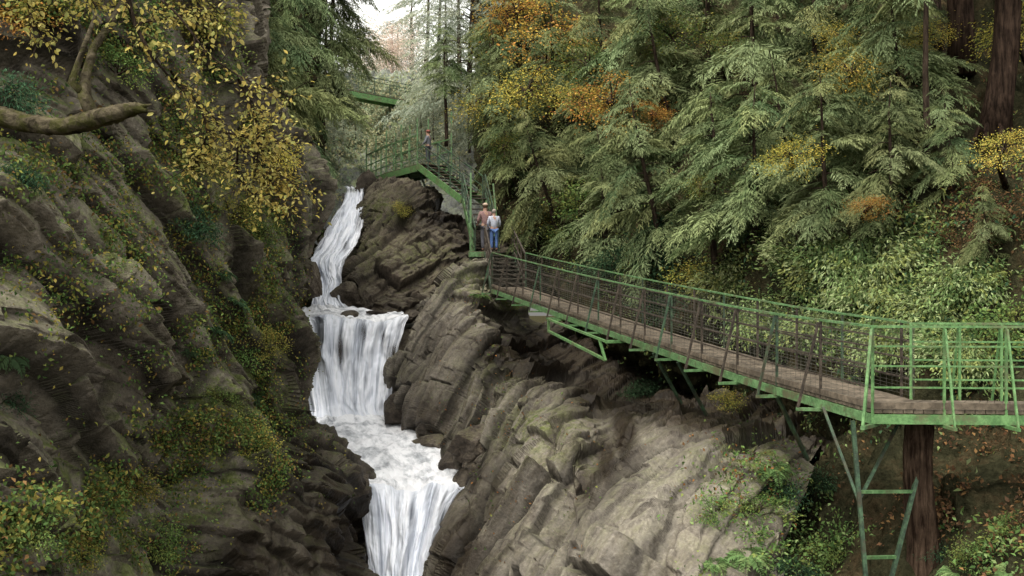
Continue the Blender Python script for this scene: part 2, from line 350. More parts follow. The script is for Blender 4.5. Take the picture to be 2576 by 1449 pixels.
terrain('rock_slope', 'R', rowsR, 640, 520, M['rockR'], .8, 'broken grey rock slabs falling to the stream beneath the footbridge',
        wet=[(1150, 1390, 90, 140, 1.0), (1180, 1190, 100, 60, .9), (1060, 1060, 80, 100, .8), (1400, 890, 220, 80, 1.4), (1600, 980, 200, 75, 1.45), (1830, 1040, 230, 65, 1.45), (2080, 1080, 170, 70, 1.4), (1570, 1080, 38, 100, 1.2), (1525, 1160, 35, 80, 1.1), (1475, 1230, 35, 60, .9), (1090, 880, 70, 120, .45), (1240, 1300, 60, 120, .6), (1120, 720, 40, 60, .3), (1300, 900, 50, 50, .7)],  # stream blobs are wet rock; those under deck and by slab paint shade
        moss=[(1290, 770, 80, 40, .7), (1180, 700, 80, 50, .6), (1900, 1180, 120, 120, .7), (1350, 1080, 120, 70, .6), (1250, 950, 80, 60, .5), (1450, 1150, 80, 60, .4)], pale=[(1720, 1240, 150, 210, .75), (1420, 1410, 130, 120, .5), (1340, 1040, 90, 60, .3), (1160, 690, 60, 50, .5)],
        smooth=[(1740, 1240, 140, 220, .65), (1420, 1420, 120, 110, .3), (1600, 1040, 120, 90, .7)], seed=200, big=.25, mid=.66, small=.2, scale=1.0, warp=.05, blk=((3.4, 1.6, 2.4), (1.5, .7, 1.1)))
rowsC = [
 [(935, 440, 53), (950, 462, 51), (1010, 455, 48.5), (1080, 470, 47), (1160, 545, 45.8), (1230, 580, 46), (1330, 520, 48)],
 [(928, 520, 52), (942, 520, 46.8), (1005, 505, 44.5), (1080, 520, 43.6), (1160, 580, 43.2), (1230, 610, 43), (1330, 600, 44.5)],
 [(902, 620, 48), (916, 620, 43), (985, 620, 41), (1080, 620, 41), (1160, 640, 41.3), (1230, 660, 41.5), (1330, 660, 42.5)],
 [(865, 700, 45), (880, 690, 40), (955, 710, 38.6), (1070, 715, 39.4), (1160, 720, 39.8), (1230, 730, 40), (1330, 740, 40)],
 [(870, 775, 42), (888, 772, 38.2), (965, 782, 37.4), (1060, 785, 38), (1160, 790, 38.4), (1230, 800, 38.5), (1330, 820, 38.5)],
 [(870, 900, 41), (900, 900, 37), (965, 900, 36.6), (1060, 900, 36.8), (1160, 900, 37.2), (1230, 900, 37.5), (1330, 900, 38)]]
terrain('rock_buttress', 'C', rowsC, 300, 280, M['rockC'], .8, 'brown layered rock buttress carrying the upper platform',
        wet=[(900, 720, 90, 80, .6), (1100, 530, 160, 70, 1.0), (1000, 770, 200, 30, .7), (1180, 620, 60, 80, .8)], moss=[(980, 530, 80, 40, .8), (930, 640, 40, 60, .5), (1060, 640, 80, 50, .4)], seed=320, mid=.6, small=.22, warp=.05, big=.3, blk=((2.4, 1.5, 1.9), (1.1, .6, .8)))
rowsH = []
for y, dd in ((-500, (84, 78, 72, 64, 56, 48, 42, 38)), (-100, (70, 64, 58, 50, 43, 36, 31, 27)), (200, (58, 54, 48, 41, 34, 28, 24, 21.5)), (400, (50, 47, 42, 36, 30, 25, 21, 19))):
    rowsH.append([(x, y, d) for x, d in zip((1190, 1270, 1400, 1600, 1850, 2150, 2450, 2800), dd)])
rowsH += [
 [(1235, 550, 46), (1300, 550, 43.5), (1420, 550, 38), (1610, 560, 32), (1850, 570, 27), (2150, 570, 22.5), (2450, 570, 19.5), (2800, 570, 17)],
 [(1310, 660, 41), (1350, 670, 38), (1460, 690, 34.5), (1620, 720, 29.5), (1850, 760, 24.8), (2150, 780, 20.3), (2450, 800, 17.8), (2800, 800, 15.5)],
 [(1340, 740, 38), (1400, 760, 35), (1490, 800, 32.5), (1640, 850, 29), (1870, 900, 24), (2150, 950, 18.8), (2450, 980, 16.4), (2800, 980, 14.6)],
 [(1390, 850, 37), (1440, 870, 36), (1530, 920, 34), (1690, 970, 31), (1900, 1030, 25.5), (2150, 1100, 19), (2450, 1130, 15.6), (2800, 1130, 13.8)],
 [(1450, 1000, 35), (1500, 1000, 34), (1600, 1050, 31), (1750, 1080, 27), (1950, 1160, 21), (2160, 1240, 16), (2450, 1280, 13.5), (2800, 1280, 12)],
 [(1500, 1300, 26), (1600, 1300, 24), (1700, 1300, 22), (1850, 1350, 17.4), (2000, 1420, 14.6), (2160, 1470, 13.6), (2450, 1449, 12.2), (2800, 1449, 10.8)],
 [(1500, 1800, 22), (1600, 1800, 20), (1700, 1800, 18), (1850, 1800, 14), (2000, 1800, 12.4), (2160, 1800, 11.8), (2450, 1800, 10.4), (2800, 1800, 9)]]
terrain('hillside', 'H', rowsH, 260, 300, M['soil'], .9, 'steep wooded slope of dark soil and ledges on the right', 'hillside', seed=400, big=.9, mid=.6)
rowsB = [[(x, y, d) for x, d in zip((560, 700, 790, 850, 900, 960, 1040, 1160, 1300), dd)] for y, dd in (
 (185, (44, 56, 68, 78, 86, 86, 80, 70, 62)), (300, (40, 50, 62, 72, 76, 76, 72, 64, 58)), (420, (34, 42, 54, 62, 64, 64, 62, 58, 54)),
 (480, (32, 38, 50, 57, 58, 58, 57, 56, 52)), (640, (30, 36, 44, 50, 54, 54, 54, 52, 50)), (850, (29, 35, 40, 46, 50, 50, 50, 50, 48)))]
terrain('gorge_wall', 'B', rowsB, 200, 160, M['rockF'], 1.0, 'rock painted pale and hazy at the head of the gorge behind the upper falls', 'rock wall', moss=[(850, 400, 120, 100, .6), (1000, 300, 200, 100, .9)], pale=[(870, 380, 50, 90, .9)], seed=500)  # pale patch puts mist into the rock colour
rowsK = [[(x, y, d) for x, d in zip((100, 350, 560, 680, 760, 810), dd)] for y, dd in (
 (-700, (36, 40, 46, 52, 58, 66)), (-200, (27, 32, 38, 44, 51, 62)), (150, (22, 27, 33, 38, 46, 58)), (330, (20, 25, 30, 34, 42, 54)), (600, (18, 22, 27, 31, 38, 48)), (900, (17, 20, 25, 29, 35, 44)))]
terrain('hillside', 'K', rowsK, 140, 140, M['soil'], .8, 'wooded bank rising behind the left cliff', 'hillside', seed=600)
bvh = BVHTree.FromPolygons(ALLV, ALLF); O = Vector((0, 0, ZC))
def hit(px, py, key=None):
    d = (at(px, py, 1)-O).normalized(); r = (BV[key] if key else bvh).ray_cast(O, d)
    if r[0] is None: return None, None
    n = r[1]; n = -n if n.dot(d) > 0 else n
    return r[0], n
g = MB(); g.poly([(-400, -60, -6), (400, -60, -6), (400, 500, -6), (-400, 500, -6)]); tag(g.build('ground', M['soil']), 'dark forest ground far below', 'ground', kind='structure')

# ------------------------------------------------------------------ water
st = [(868, 918, 468, 51), (866, 918, 500, 49), (832, 915, 560, 46), (800, 893, 620, 43), (772, 868, 660, 41), (788, 862, 705, 39.3), (780, 868, 768, 37), (745, 995, 785, 35.6),
      (738, 1026, 800, 34), (742, 1018, 818, 33.4), (752, 998, 900, 32.7), (768, 988, 980, 32), (775, 992, 1045, 31.2), (750, 1090, 1076, 30), (775, 1135, 1125, 27.5),
      (848, 1172, 1190, 25.3), (885, 1180, 1222, 24.2), (905, 1155, 1262, 23.6), (918, 1130, 1340, 23), (930, 1095, 1449, 22.2), (935, 1080, 1600, 21.2)]
A = np.array([[tuple(at(l+(r-l)*t, y+(9*math.sin(t*9+i) if i in (8, 16) else 0), d)) for t in (0, .25, .5, .75, 1)] for i, (l, r, y, d) in enumerate(st)])
K_ = 26; P = crom(A, (len(st)-1)*K_+1); P = crom(P.transpose(1, 0, 2), 130).transpose(1, 0, 2)
u01 = np.linspace(0, 1, 130)[None, :]
um = np.tile(u01*3.4, (P.shape[0], 1))
vm = np.cumsum(np.concatenate([np.zeros((1, 130)), np.linalg.norm(np.diff(P, axis=0), axis=-1)], 0), 0)
uvw = np.stack([um, vm], -1)
fall_w = np.zeros(P.shape[0])
for a, b in ((0, 6), (8, 12), (16, 20)): fall_w[a*K_:b*K_] = 1
fall_w = np.convolve(np.pad(fall_w, 6, mode='edge'), np.ones(13)/13, 'valid')
col_n = fbm(np.stack([um*2.2+.5*fbm(np.stack([um, vm, um*0], -1), 2, 3), vm*.25, um*0+3], -1), 4, 900); pool_n = fbm(np.stack([um*2.6, vm*1.8, um*0], -1), 4, 950)
Pn = P.copy(); Pn[..., 1] -= fall_w[:, None]*(col_n*.7+.12*pool_n); Pn[..., 2] += (.08*fall_w[:, None]+.16*(1-fall_w[:, None]))*pool_n
edge = np.exp(-np.minimum(u01, 1-u01)/.10)*.55*fall_w[:, None]
thin = np.maximum(blobs(Pn, [(862, 880, 26, 70, 1.1), (915, 835, 14, 45, .9), (965, 850, 14, 60, .9), (985, 900, 25, 60, .9), (900, 560, 12, 40, .7), (870, 620, 14, 30, .75), (1130, 1320, 30, 90, .7), (775, 960, 12, 60, .6), (1040, 1300, 18, 60, .65), (960, 1290, 10, 60, .6), (890, 478, 60, 10, .9), (920, 960, 14, 50, .6)]), .40*fall_w[:, None])+edge
for nm, a, b, mk, lab, ct in (('waterfall', 0, 6, 'fall', 'slender white upper waterfall sliding down beside the rock buttress', 'waterfall'), ('pool', 6, 8, 'pool', 'small foaming pool on the ledge above the broad middle fall', 'pool'),
                              ('waterfall', 8, 12, 'fall', 'broad white middle waterfall dropping off the ledge', 'waterfall'), ('stream', 12, 16, 'pool', 'white foaming stream between the middle and the lowest fall', 'stream'), ('waterfall', 16, 20, 'fall', 'lowest white waterfall narrowing at the bottom of the gorge', 'waterfall')):
    s_ = slice(a*K_, b*K_+1); me = grid_mesh(nm, Pn[s_], {'thin': thin[s_]}, uvw[s_]); tag(link(nm, me, M[mk]), lab, ct, kind='structure')
ctr = A.mean(1, keepdims=True); Bd = ctr+(A-ctr)*1.5; Bd[..., 2] -= .3; Bd[..., 1] += .65
P2 = crom(Bd, 280); P2 = crom(P2.transpose(1, 0, 2), 110).transpose(1, 0, 2)
v1, e1 = facet(P2/np.array([.8, .9, .9]), 77); P2[..., 1] -= v1*.4; P2[..., 2] += .1*fbm(P2*1.5, 3, 5)
one = np.ones(P2.shape[:2])
tag(link('riverbed', grid_mesh('riverbed', P2, {'wet': one*.7, 'moss': one*0, 'crack': one, 'pale': one*0}, None, False), M['rockC']), 'dark wet rock bed under the falls', 'riverbed', kind='structure')

# ------------------------------------------------------------------ boulders
def ico(sub):
    import bmesh
    bm = bmesh.new(); bmesh.ops.create_icosphere(bm, subdivisions=sub, radius=1.0); me = bpy.data.meshes.new('rock'); bm.to_mesh(me); bm.free(); return me
def boulder(px, py, d, sx, sy, sz, label, mat='rockD', seed=0, rz=0.0, cat='boulder'):
    me = ico(5); n = len(me.vertices); co = np.zeros(n*3, np.float32); me.vertices.foreach_get('co', co); co = co.reshape(-1, 3).astype(float)
    r_ = np.random.default_rng(seed); nn = nz(r_.normal(0, 1, (16, 3))); dist = r_.uniform(.62, .95, 16)
    k = np.min(np.where(co@nn.T > .05, dist/np.maximum(co@nn.T, .05), 9), 1); co = co*np.minimum(k, 1.05)[:, None]      # cut by random planes: an angular block
    v2, e2 = facet(co*3.1+seed*3.3, seed+9)
    co = co*(1+.06*v2-.04*(1-e2)+.03*fbm(co*4+seed, 3, seed))[:, None]*np.array([sx, sy, sz])*1.15
    me.vertices.foreach_set('co', co.astype(np.float32).ravel()); me.polygons.foreach_set('use_smooth', [False]*len(me.polygons)); me.update()
    for k, v in (('wet', .35), ('moss', 0.0), ('crack', 1.0), ('pale', 0.0)):
        a = me.attributes.new(k, 'FLOAT', 'POINT'); a.data.foreach_set('value', [v]*n)
    o = link('boulder', me, M[mat]); o.location = at(px, py, d); o.rotation_euler = (random.uniform(-.3, .3), random.uniform(-.3, .3), rz); tag(o, label, cat); return o
for b in ((1000, 1030, 30.6, .55, .5, .6, 'dark wet boulder at the foot of the middle fall, right side', 'rockD'),
          (1085, 1115, 28.0, .45, .6, .24, 'low brown boulder jutting into the stream below the middle fall', 'rockC'),
          (1150, 1165, 26.0, .5, .7, .28, 'flat dark boulder at the right edge of the white stream', 'rockD'),
          (1185, 1215, 24.6, .45, .6, .3, 'dark boulder on the right lip of the lowest fall', 'rockD'),
          (862, 885, 33.2, .28, .4, .75, 'dark rock showing through the middle of the broad fall', 'rockD'),
          (960, 795, 35.6, .7, .5, .13, 'long flat wet stone on the ledge above the broad fall', 'rockC'),
          (1025, 800, 34.8, .5, .5, .22, 'dark stone at the right end of the ledge above the broad fall', 'rockD'),
          (880, 792, 34.8, .32, .4, .1, 'small wet stone in the middle of the ledge pool', 'rockD'),
          (775, 705, 36.5, .42, .6, .85, 'upright brown rock at the left edge of the upper fall', 'rockC'),
          (825, 1180, 24.2, .45, .7, .45, 'dark wet boulder on the left bank of the stream', 'rockD'),
          (888, 1226, 23.2, .36, .6, .36, 'pointed dark boulder on the left lip of the lowest fall', 'rockD'),
          (1205, 1115, 25.0, .7, .7, .42, 'brown angular block on the right bank above the stream', 'rockC'),
          (870, 740, 38.2, .5, .5, .5, 'brown block where the upper fall meets the buttress', 'rockC')):
    boulder(*b[:6], b[6], b[7], seed=int(b[0]), rz=random.uniform(0, 6))

# ------------------------------------------------------------------ plants
UP = np.array([0, 0, 1.0])
def spray(o, d, n, ln, K=8):
    Sn = len(o); s = np.linspace(.1, 1, K)[None, :, None]; l = ln[:, None, None]
    pos = o[:, None]+d[:, None]*s*l-UP*(.28*s*s*l); side = nz(np.cross(n, d))[:, None]
    out = []
    for sg in (-1, 1):
        dr = nz(d[:, None]*.8+sg*side*.75-UP*.25+rng.normal(0, .18, (Sn, K, 3)))
        L = (l*(.34*(1-s)+.13))[..., 0]*rng.uniform(.8, 1.25, (Sn, K)); out.append((pos.reshape(-1, 3), dr.reshape(-1, 3), L.ravel(), np.tile(s[..., 0], (Sn, 1)).ravel()))
    tp = o+d*ln[:, None]*.95-UP*(.27*ln[:, None]); out.append((tp, nz(d-UP*.45), ln*.2, np.ones(Sn)))
    return [np.concatenate([a[i] for a in out]) for i in range(4)]
def hemlock_meshes(seed, H=7.0, c0=.04, nb=46, spread=.42, dk=(.052, .08, .037), lt=(.225, .275, .14), K=10, open_=0.0, topw=.5, dens=5.6):
    r = np.random.default_rng(seed); V = []; Cc = []
    for i in range(nb):
        t = c0+(1-c0)*((i+r.uniform(0, 1))/nb)**.95
        if r.uniform() < open_: continue
        Lb = H*spread*max(.05, (1-t))**topw*r.uniform(.4, 1.25)+.2; az = r.uniform(0, 2*math.pi)
        ax = np.array([math.cos(az), math.sin(az), r.uniform(-.2, .45)]); ax /= np.linalg.norm(ax); sd = nz(np.cross(UP, ax)); tw = r.normal(0, .25)
        m = max(5, int(Lb*dens)); s = np.linspace(.15, .97, m); o0 = np.array([0, 0, t*H]); dr = r.uniform(.3, .7)
        cen = o0+ax*(s*Lb)[:, None]-UP*(dr*s*s*Lb)[:, None]+sd*(r.normal(0, .14)*Lb*s*s)[:, None]
        oo = []; dd = []; ll = []
        for sg in (-1, 1):
            oo.append(cen); dd.append(nz(ax*.75+sg*(sd*.72+UP*tw*.5)-UP*(.15+.45*s)[:, None]+r.normal(0, .18, (m, 3)))); ll.append(Lb*(.34*(1-s)+.13)*r.uniform(.6, 1.35, m)+.1)
        oo.append(cen[-1:]); dd.append(nz(ax[None]-UP*.7)); ll.append(np.array([Lb*.18+.12]))
        oo = np.concatenate(oo); dd = np.concatenate(dd); ll = np.concatenate(ll)
        p, d, L, ss = spray(oo, dd, nz(UP+sd*tw+r.normal(0, .3, (len(oo), 3))), ll, K)
        V.append(leafV(p, d, nz(UP+r.normal(0, .4, p.shape)), L, L*.11+.016, droop=.15))
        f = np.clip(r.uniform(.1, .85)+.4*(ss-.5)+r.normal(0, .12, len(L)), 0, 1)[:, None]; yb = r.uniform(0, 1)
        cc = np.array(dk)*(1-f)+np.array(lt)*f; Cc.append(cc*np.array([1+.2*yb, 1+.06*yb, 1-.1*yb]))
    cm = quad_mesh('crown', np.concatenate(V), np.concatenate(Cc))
    tb = MB(); zs = [-.5, 0, .25*H, .5*H, .75*H, .98*H]; tb.tube([(.06*math.sin(z), .05*math.cos(z*1.3), z) for z in zs], [.15, .13, .105, .08, .05, .012], 8, wob=.1)
    for i in range(16):
        z = H*(c0+.1+(1-c0)*.75*i/16); az = r.uniform(0, 6.28); l = H*spread*(1-z/H)*.6
        tb.tube([(0, 0, z), (math.cos(az)*l*.5, math.sin(az)*l*.5, z+.05), (math.cos(az)*l, math.sin(az)*l, z-.12*l)], [.03, .018, .006], 5, cap=False)
    return cm, tb.mesh('trunk', True)
HEM = [hemlock_meshes(11), hemlock_meshes(12, nb=42, spread=.5, topw=.42), hemlock_meshes(13, nb=44, spread=.38), hemlock_meshes(14, c0=.42, nb=38, spread=.34)]
HAZE = hemlock_meshes(15, c0=.06, nb=48, spread=.36, dk=(.10, .135, .09), lt=(.25, .30, .215), K=7, open_=.08, dens=4)  # paler needle tones imitate haze on the far trees
def hemlock(px, py, hpx, var, label, key='H', tilt=0.09, group=None, base=None, wide=1.0, rz=None):
    p, n = (base, None) if base is not None else hit(px, py, key)
    if p is None: return None
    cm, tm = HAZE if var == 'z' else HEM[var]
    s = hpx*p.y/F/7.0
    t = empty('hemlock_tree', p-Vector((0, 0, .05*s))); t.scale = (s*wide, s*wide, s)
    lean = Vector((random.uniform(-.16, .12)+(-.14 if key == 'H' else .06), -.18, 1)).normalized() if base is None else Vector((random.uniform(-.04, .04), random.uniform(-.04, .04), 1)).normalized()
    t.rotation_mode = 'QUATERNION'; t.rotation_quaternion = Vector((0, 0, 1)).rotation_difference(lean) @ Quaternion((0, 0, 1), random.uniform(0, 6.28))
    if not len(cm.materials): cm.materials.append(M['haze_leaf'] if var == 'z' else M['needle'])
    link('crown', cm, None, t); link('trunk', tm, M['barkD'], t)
    return tag(t, label, 'tree', group)

def shrub_mesh(seed, n, leaf, wid, pal, nclump=26, flat=.8, hang=.3, six=False, spreadc=.26, full=False):
    r = np.random.default_rng(seed); c = nz(r.normal(0, 1, (nclump, 3)))
    if not full: c[:, 2] = np.abs(c[:, 2])*flat+.1
    c *= r.uniform(.45, 1.05, (nclump, 1))
    k = r.integers(0, nclump, n); p = c[k]+r.normal(0, spreadc, (n, 3))*np.array([1, 1, .55])
    if not full: p[:, 2] = np.maximum(p[:, 2], -.15)
    d = nz(p*np.array([1, 1, .5])+r.normal(0, .6, (n, 3))-UP*hang); L = leaf*r.uniform(.6, 1.25, n)
    V = leafV(p, d, nz(UP+r.normal(0, .45, (n, 3))), L, L*wid, six)
    pal = np.array(pal); ci = (r.integers(0, len(pal), nclump)[k]+(r.uniform(0, 1, n) < .3)*r.integers(0, len(pal), n)) % len(pal)
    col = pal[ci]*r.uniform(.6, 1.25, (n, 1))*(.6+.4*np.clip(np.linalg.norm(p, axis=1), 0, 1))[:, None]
    me = quad_mesh('foliage', V, col); tb = MB()
    for i in range(min(nclump, 16)):
        q = Vector(c[i]); tb.tube([(0, 0, -.15 if not full else -.05), q*.5+Vector((0, 0, .08)), q], [.03, .018, .006], 5, cap=False)
    return me, tb.mesh('stem', True)
YEL = [(.50, .39, .07), (.44, .38, .09), (.34, .33, .08), (.54, .42, .09)]; ORA = [(.48, .23, .06), (.46, .30, .07), (.34, .18, .06), (.48, .34, .07)]
GRN = [(.09, .15, .045), (.13, .20, .06), (.06, .11, .035), (.18, .21, .06)]; YGR = [(.18, .19, .045), (.24, .22, .055), (.10, .13, .035), (.28, .23, .06)]
VIN = [(.19, .25, .10), (.13, .19, .07), (.27, .32, .155), (.08, .12, .045), (.22, .25, .085)]; DKG = [(.035, .07, .038), (.05, .10, .05), (.028, .055, .03)]; BRN = [(.16, .10, .05), (.22, .135, .055), (.12, .08, .042)]
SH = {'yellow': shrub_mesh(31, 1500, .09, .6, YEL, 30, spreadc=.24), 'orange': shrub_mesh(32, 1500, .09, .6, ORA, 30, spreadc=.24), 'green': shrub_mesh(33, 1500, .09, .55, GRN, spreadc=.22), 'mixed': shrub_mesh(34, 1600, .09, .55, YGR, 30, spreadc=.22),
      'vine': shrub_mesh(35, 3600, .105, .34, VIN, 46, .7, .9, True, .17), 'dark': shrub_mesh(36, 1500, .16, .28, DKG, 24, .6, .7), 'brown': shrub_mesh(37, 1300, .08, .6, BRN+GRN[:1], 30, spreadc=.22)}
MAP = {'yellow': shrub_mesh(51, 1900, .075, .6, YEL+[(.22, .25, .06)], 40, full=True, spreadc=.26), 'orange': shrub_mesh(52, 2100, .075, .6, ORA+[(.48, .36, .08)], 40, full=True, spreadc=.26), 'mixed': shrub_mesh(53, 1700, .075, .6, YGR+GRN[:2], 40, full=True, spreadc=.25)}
def shrub(px, py, rpx, kind, label, key=None, cat='shrub', name='shrub', squash=1.0, group=None):
    p, n = hit(px, py, key)
    if p is None: return
    s = rpx*p.y/F; t = empty(name, p+n*(-.02)); t.scale = (s, s, s*squash)
    q = Vector((0, 0, 1)).rotation_difference((n*.55+Vector((0, 0, .7))).normalized()); t.rotation_mode = 'QUATERNION'
    t.rotation_quaternion = q @ Quaternion((0, 0, 1), random.uniform(0, 6.28))
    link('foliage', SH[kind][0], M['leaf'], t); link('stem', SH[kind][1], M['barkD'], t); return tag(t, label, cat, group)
def maple(px, py, rpx, kind, label, out=3.0, squash=.75):
    # a small tree leaning out from the slope: root on the slope below, crown out over it
    r_, n = hit(px+random.uniform(-20, 40), py+rpx*1.1, 'H'); d = r_.y-out; cpos = at(px, py, d); s = rpx*d/F
    t = empty('maple_tree', r_); tag(t, label, 'tree'); c = cpos-r_
    tb = MB(); tb.tube([(0, 0, -.3), c*.35+Vector((0, .3, .1)), c*.75+Vector((0, .1, .05)), c], [.07, .055, .04, .025], 7, wob=.08); tb.build('trunk', M['barkD'], t, True)
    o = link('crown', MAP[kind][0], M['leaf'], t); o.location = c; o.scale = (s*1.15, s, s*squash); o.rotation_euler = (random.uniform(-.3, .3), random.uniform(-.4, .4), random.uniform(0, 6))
    b = link('branch', MAP[kind][1], M['barkD'], t); b.location = c; b.scale = o.scale; b.rotation_euler = o.rotation_euler
def fern_mesh(seed, nf=15, pal=GRN):
    r = np.random.default_rng(seed); ps = []; ds = []; Ls = []; Cs = []; pal = np.array(pal); tb = MB()
    for i in range(nf):
        az = i*2.4+r.uniform(-.3, .3); h = np.array([math.cos(az), math.sin(az), 0]); l = r.uniform(.6, 1.1); s = np.linspace(.08, 1, 22)[:, None]
        c = h*s*l*.85+UP*(l*(.75*s-.9*s*s)); sd = np.array([-h[1], h[0], 0]); tb.tube([Vector(c[0]*0), Vector(c[7]), Vector(c[14]), Vector(c[21])], [.012, .009, .006, .002], 4, cap=False)
        for sg in (-1, 1):
            ps.append(c); ds.append(nz(sg*sd+h*.45-UP*.2+r.normal(0, .12, (22, 3)))); Ls.append((.22*np.sin(np.pi*(s[:, 0]*.85+.12))+.03)*l*r.uniform(.8, 1.2, 22)); Cs.append(np.repeat(pal[i % len(pal)][None], 22, 0)*r.uniform(.75, 1.25, (22, 1)))
    p = np.concatenate(ps); L = np.concatenate(Ls); return quad_mesh('foliage', leafV(p, np.concatenate(ds), np.repeat(UP[None], len(p), 0), L, L*.3), np.concatenate(Cs)), tb.mesh('stem', True)
SH['fern'] = fern_mesh(41, 18, [(.11, .19, .07), (.16, .23, .09), (.085, .14, .05)]); SH['dfern'] = fern_mesh(42, 20, [(.045, .08, .038), (.065, .11, .05), (.035, .06, .03)])

# ---- hemlocks
for a in ((1300, 470, 260, 2, 'grey green hemlock on the slope right of the two walkers'), (1400, 580, 320, 0, 'hemlock on the slope just right of the landing handrail post'),
          (1530, 640, 330, 1, 'hemlock drooping behind the far third of the footbridge'), (1480, 420, 330, 0, 'hemlock below the orange maple, upper middle of the right slope'),
          (1660, 620, 420, 2, 'tall hemlock behind the middle of the footbridge, left of the thin bare trunk'), (1690, 380, 420, 1, 'hemlock right of the orange leaves in the top middle of the slope'),
          (1900, 600, 400, 1, 'wide hemlock with pale boughs hanging over the middle of the footbridge'), (1900, 380, 520, 0, 'large pale hemlock at the top of the slope, right of centre'),
          (2080, 580, 400, 1, 'broad hemlock with silvery bough tips above the leafy bank'), (2060, 330, 480, 2, 'hemlock left of the yellow leaves near the top right'),
          (2240, 560, 370, 0, 'hemlock above the leafy bank, left of the brown leaf slope'), (2270, 350, 420, 1, 'hemlock left of the big tree trunk at top right'),
          (2400, 480, 260, 2, 'small hemlock under the big tree trunk at top right'), (1620, 230, 400, 1, 'dark hemlock at the top edge, between the orange maple and the tall pale hemlock'),
          (1790, 230, 460, 2, 'dark hemlock at the top edge, right of centre'), (2160, 160, 400, 0, 'hemlock at the top edge, left of the paired trunks'),
          (1400, 300, 350, 2, 'green hemlock behind the yellow maples'), (1290, 340, 300, 0, 'small hemlock beneath the leftmost yellow maple'),
          (2490, 660, 200, 0, 'low hemlock at the right edge above the brown leaf slope'), (1990, 470, 350, 2, 'hemlock in the middle of the slope beneath the large pale one'),
          (1580, 480, 230, 1, 'low hemlock on the shaded ledge under the orange tree'), (2150, 420, 330, 0, 'hemlock below the yellow leaved tree at upper right'),
          (1520, 250, 330, 2, 'hemlock at the top, just right of the orange maple'), (1300, 200, 330, 1, 'hemlock at the top, just left of the orange maple'), (2330, 200, 340, 2, 'hemlock at the top edge against the paired trunks'), (1970, 200, 380, 1, 'broad hemlock at the top edge above the large pale one')):
    hemlock(*a, wide=1.0)
hemlock(1122, 335, 290, 3, 'slim hemlock with a bare dark trunk rising right of the far green bridge', base=at(1122, 345, 52), wide=.95)
hemlock(0, 0, 500, 3, 'young hemlock with a thin bare trunk standing behind the middle of the footbridge', base=hit(1800, 710, 'H')[0])
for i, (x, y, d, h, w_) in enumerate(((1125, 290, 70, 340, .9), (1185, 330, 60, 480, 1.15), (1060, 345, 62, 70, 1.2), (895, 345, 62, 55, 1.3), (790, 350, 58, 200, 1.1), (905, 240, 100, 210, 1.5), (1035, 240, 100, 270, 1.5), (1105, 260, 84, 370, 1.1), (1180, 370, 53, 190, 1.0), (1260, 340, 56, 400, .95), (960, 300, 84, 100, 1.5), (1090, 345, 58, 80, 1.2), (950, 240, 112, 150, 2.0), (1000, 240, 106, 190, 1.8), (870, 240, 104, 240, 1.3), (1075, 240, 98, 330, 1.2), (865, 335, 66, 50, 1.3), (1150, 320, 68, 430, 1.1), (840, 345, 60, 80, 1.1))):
    hemlock(0, 0, h, 'z', ('hemlock painted pale and hazy at the right end of the far green bridge', 'hemlock painted pale and hazy behind the slim bare trunk', 'small pale tree under the right end of the far green bridge', 'small pale tree beside the head of the falls', 'pale tree left of the head of the falls',
       'pale distant tree rising behind the left half of the far bridge', 'pale distant tree rising behind the right half of the far bridge', 'pale distant tree right of the sky gap', 'hemlock painted hazy just above the upper platform stairs', 'tall hemlock painted hazy above the leftmost yellow maple', 'small pale tree filling the gap beneath the far bridge', 'small misty tree behind the person in the red cap', 'farthest pale tree low in the middle of the sky gap', 'far pale tree behind the bare pinkish tree', 'far pale tree at the left side of the sky gap', 'far pale tree at the right side of the sky gap',
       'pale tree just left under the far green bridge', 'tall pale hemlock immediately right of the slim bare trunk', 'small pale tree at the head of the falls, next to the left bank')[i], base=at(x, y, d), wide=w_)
for a in ((470, 300, 560, 1, 'dark hemlock at the top left behind the yellow branch'), (590, 330, 560, 0, 'dark hemlock rising behind the left cliff top, nearest the yellow leaves'), (660, 330, 520, 0, 'broad dark hemlock on the left bank above the gorge'),
          (715, 340, 480, 0, 'hemlock on the left bank with boughs reaching over the gorge'), (330, 200, 480, 2, 'dark hemlock in the top left corner behind the forked limb'), (620, 100, 400, 2, 'dark hemlock at the top edge left of the sky gap')):
    hemlock(*a, key='K', wide=.85)
hemlock(0, 0, 440, 1, 'hemlock on the left bank closest to the far green bridge', base=at(815, 290, 52), wide=.62)
hemlock(0, 0, 400, 1, 'hemlock at the top edge whose boughs frame the sky gap', base=at(835, 180, 58), wide=.75)
t = empty('bare_tree', at(985, 230, 92)); tag(t, 'pale bare pinkish tree standing in the sky gap', 'tree')
tb = MB(); H = 6.2; tb.tube([(0, 0, -1), (0, 0, H*.4), (.1, 0, H*.75), (0, 0, H)], [.12, .1, .06, .015], 6)
for i in range(70):
    z = random.uniform(.15, .95)*H; az = random.uniform(0, 6.28); l = (1.1-z/H)*2.2*random.uniform(.5, 1); tb.tube([(0, 0, z), (math.cos(az)*l*.5, math.sin(az)*l*.5, z+l*.35), (math.cos(az)*l, math.sin(az)*l, z+l*.9)], [.035, .022, .008], 4, cap=False)
tb.build('trunk', paint_mat('pale twigs', (.5, .40, .34), (.62, .5, .44), .9), t, True)
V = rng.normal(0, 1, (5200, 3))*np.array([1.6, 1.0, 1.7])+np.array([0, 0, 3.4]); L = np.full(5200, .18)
link('crown', quad_mesh('crown', leafV(V, rng.normal(0, 1, (5200, 3)), np.repeat(UP[None], 5200, 0), L, L*.6), np.repeat(np.array([[.46, .37, .30]]), 5200, 0)*rng.uniform(.7, 1.2, (5200, 1))), M['haze_leaf'], t)

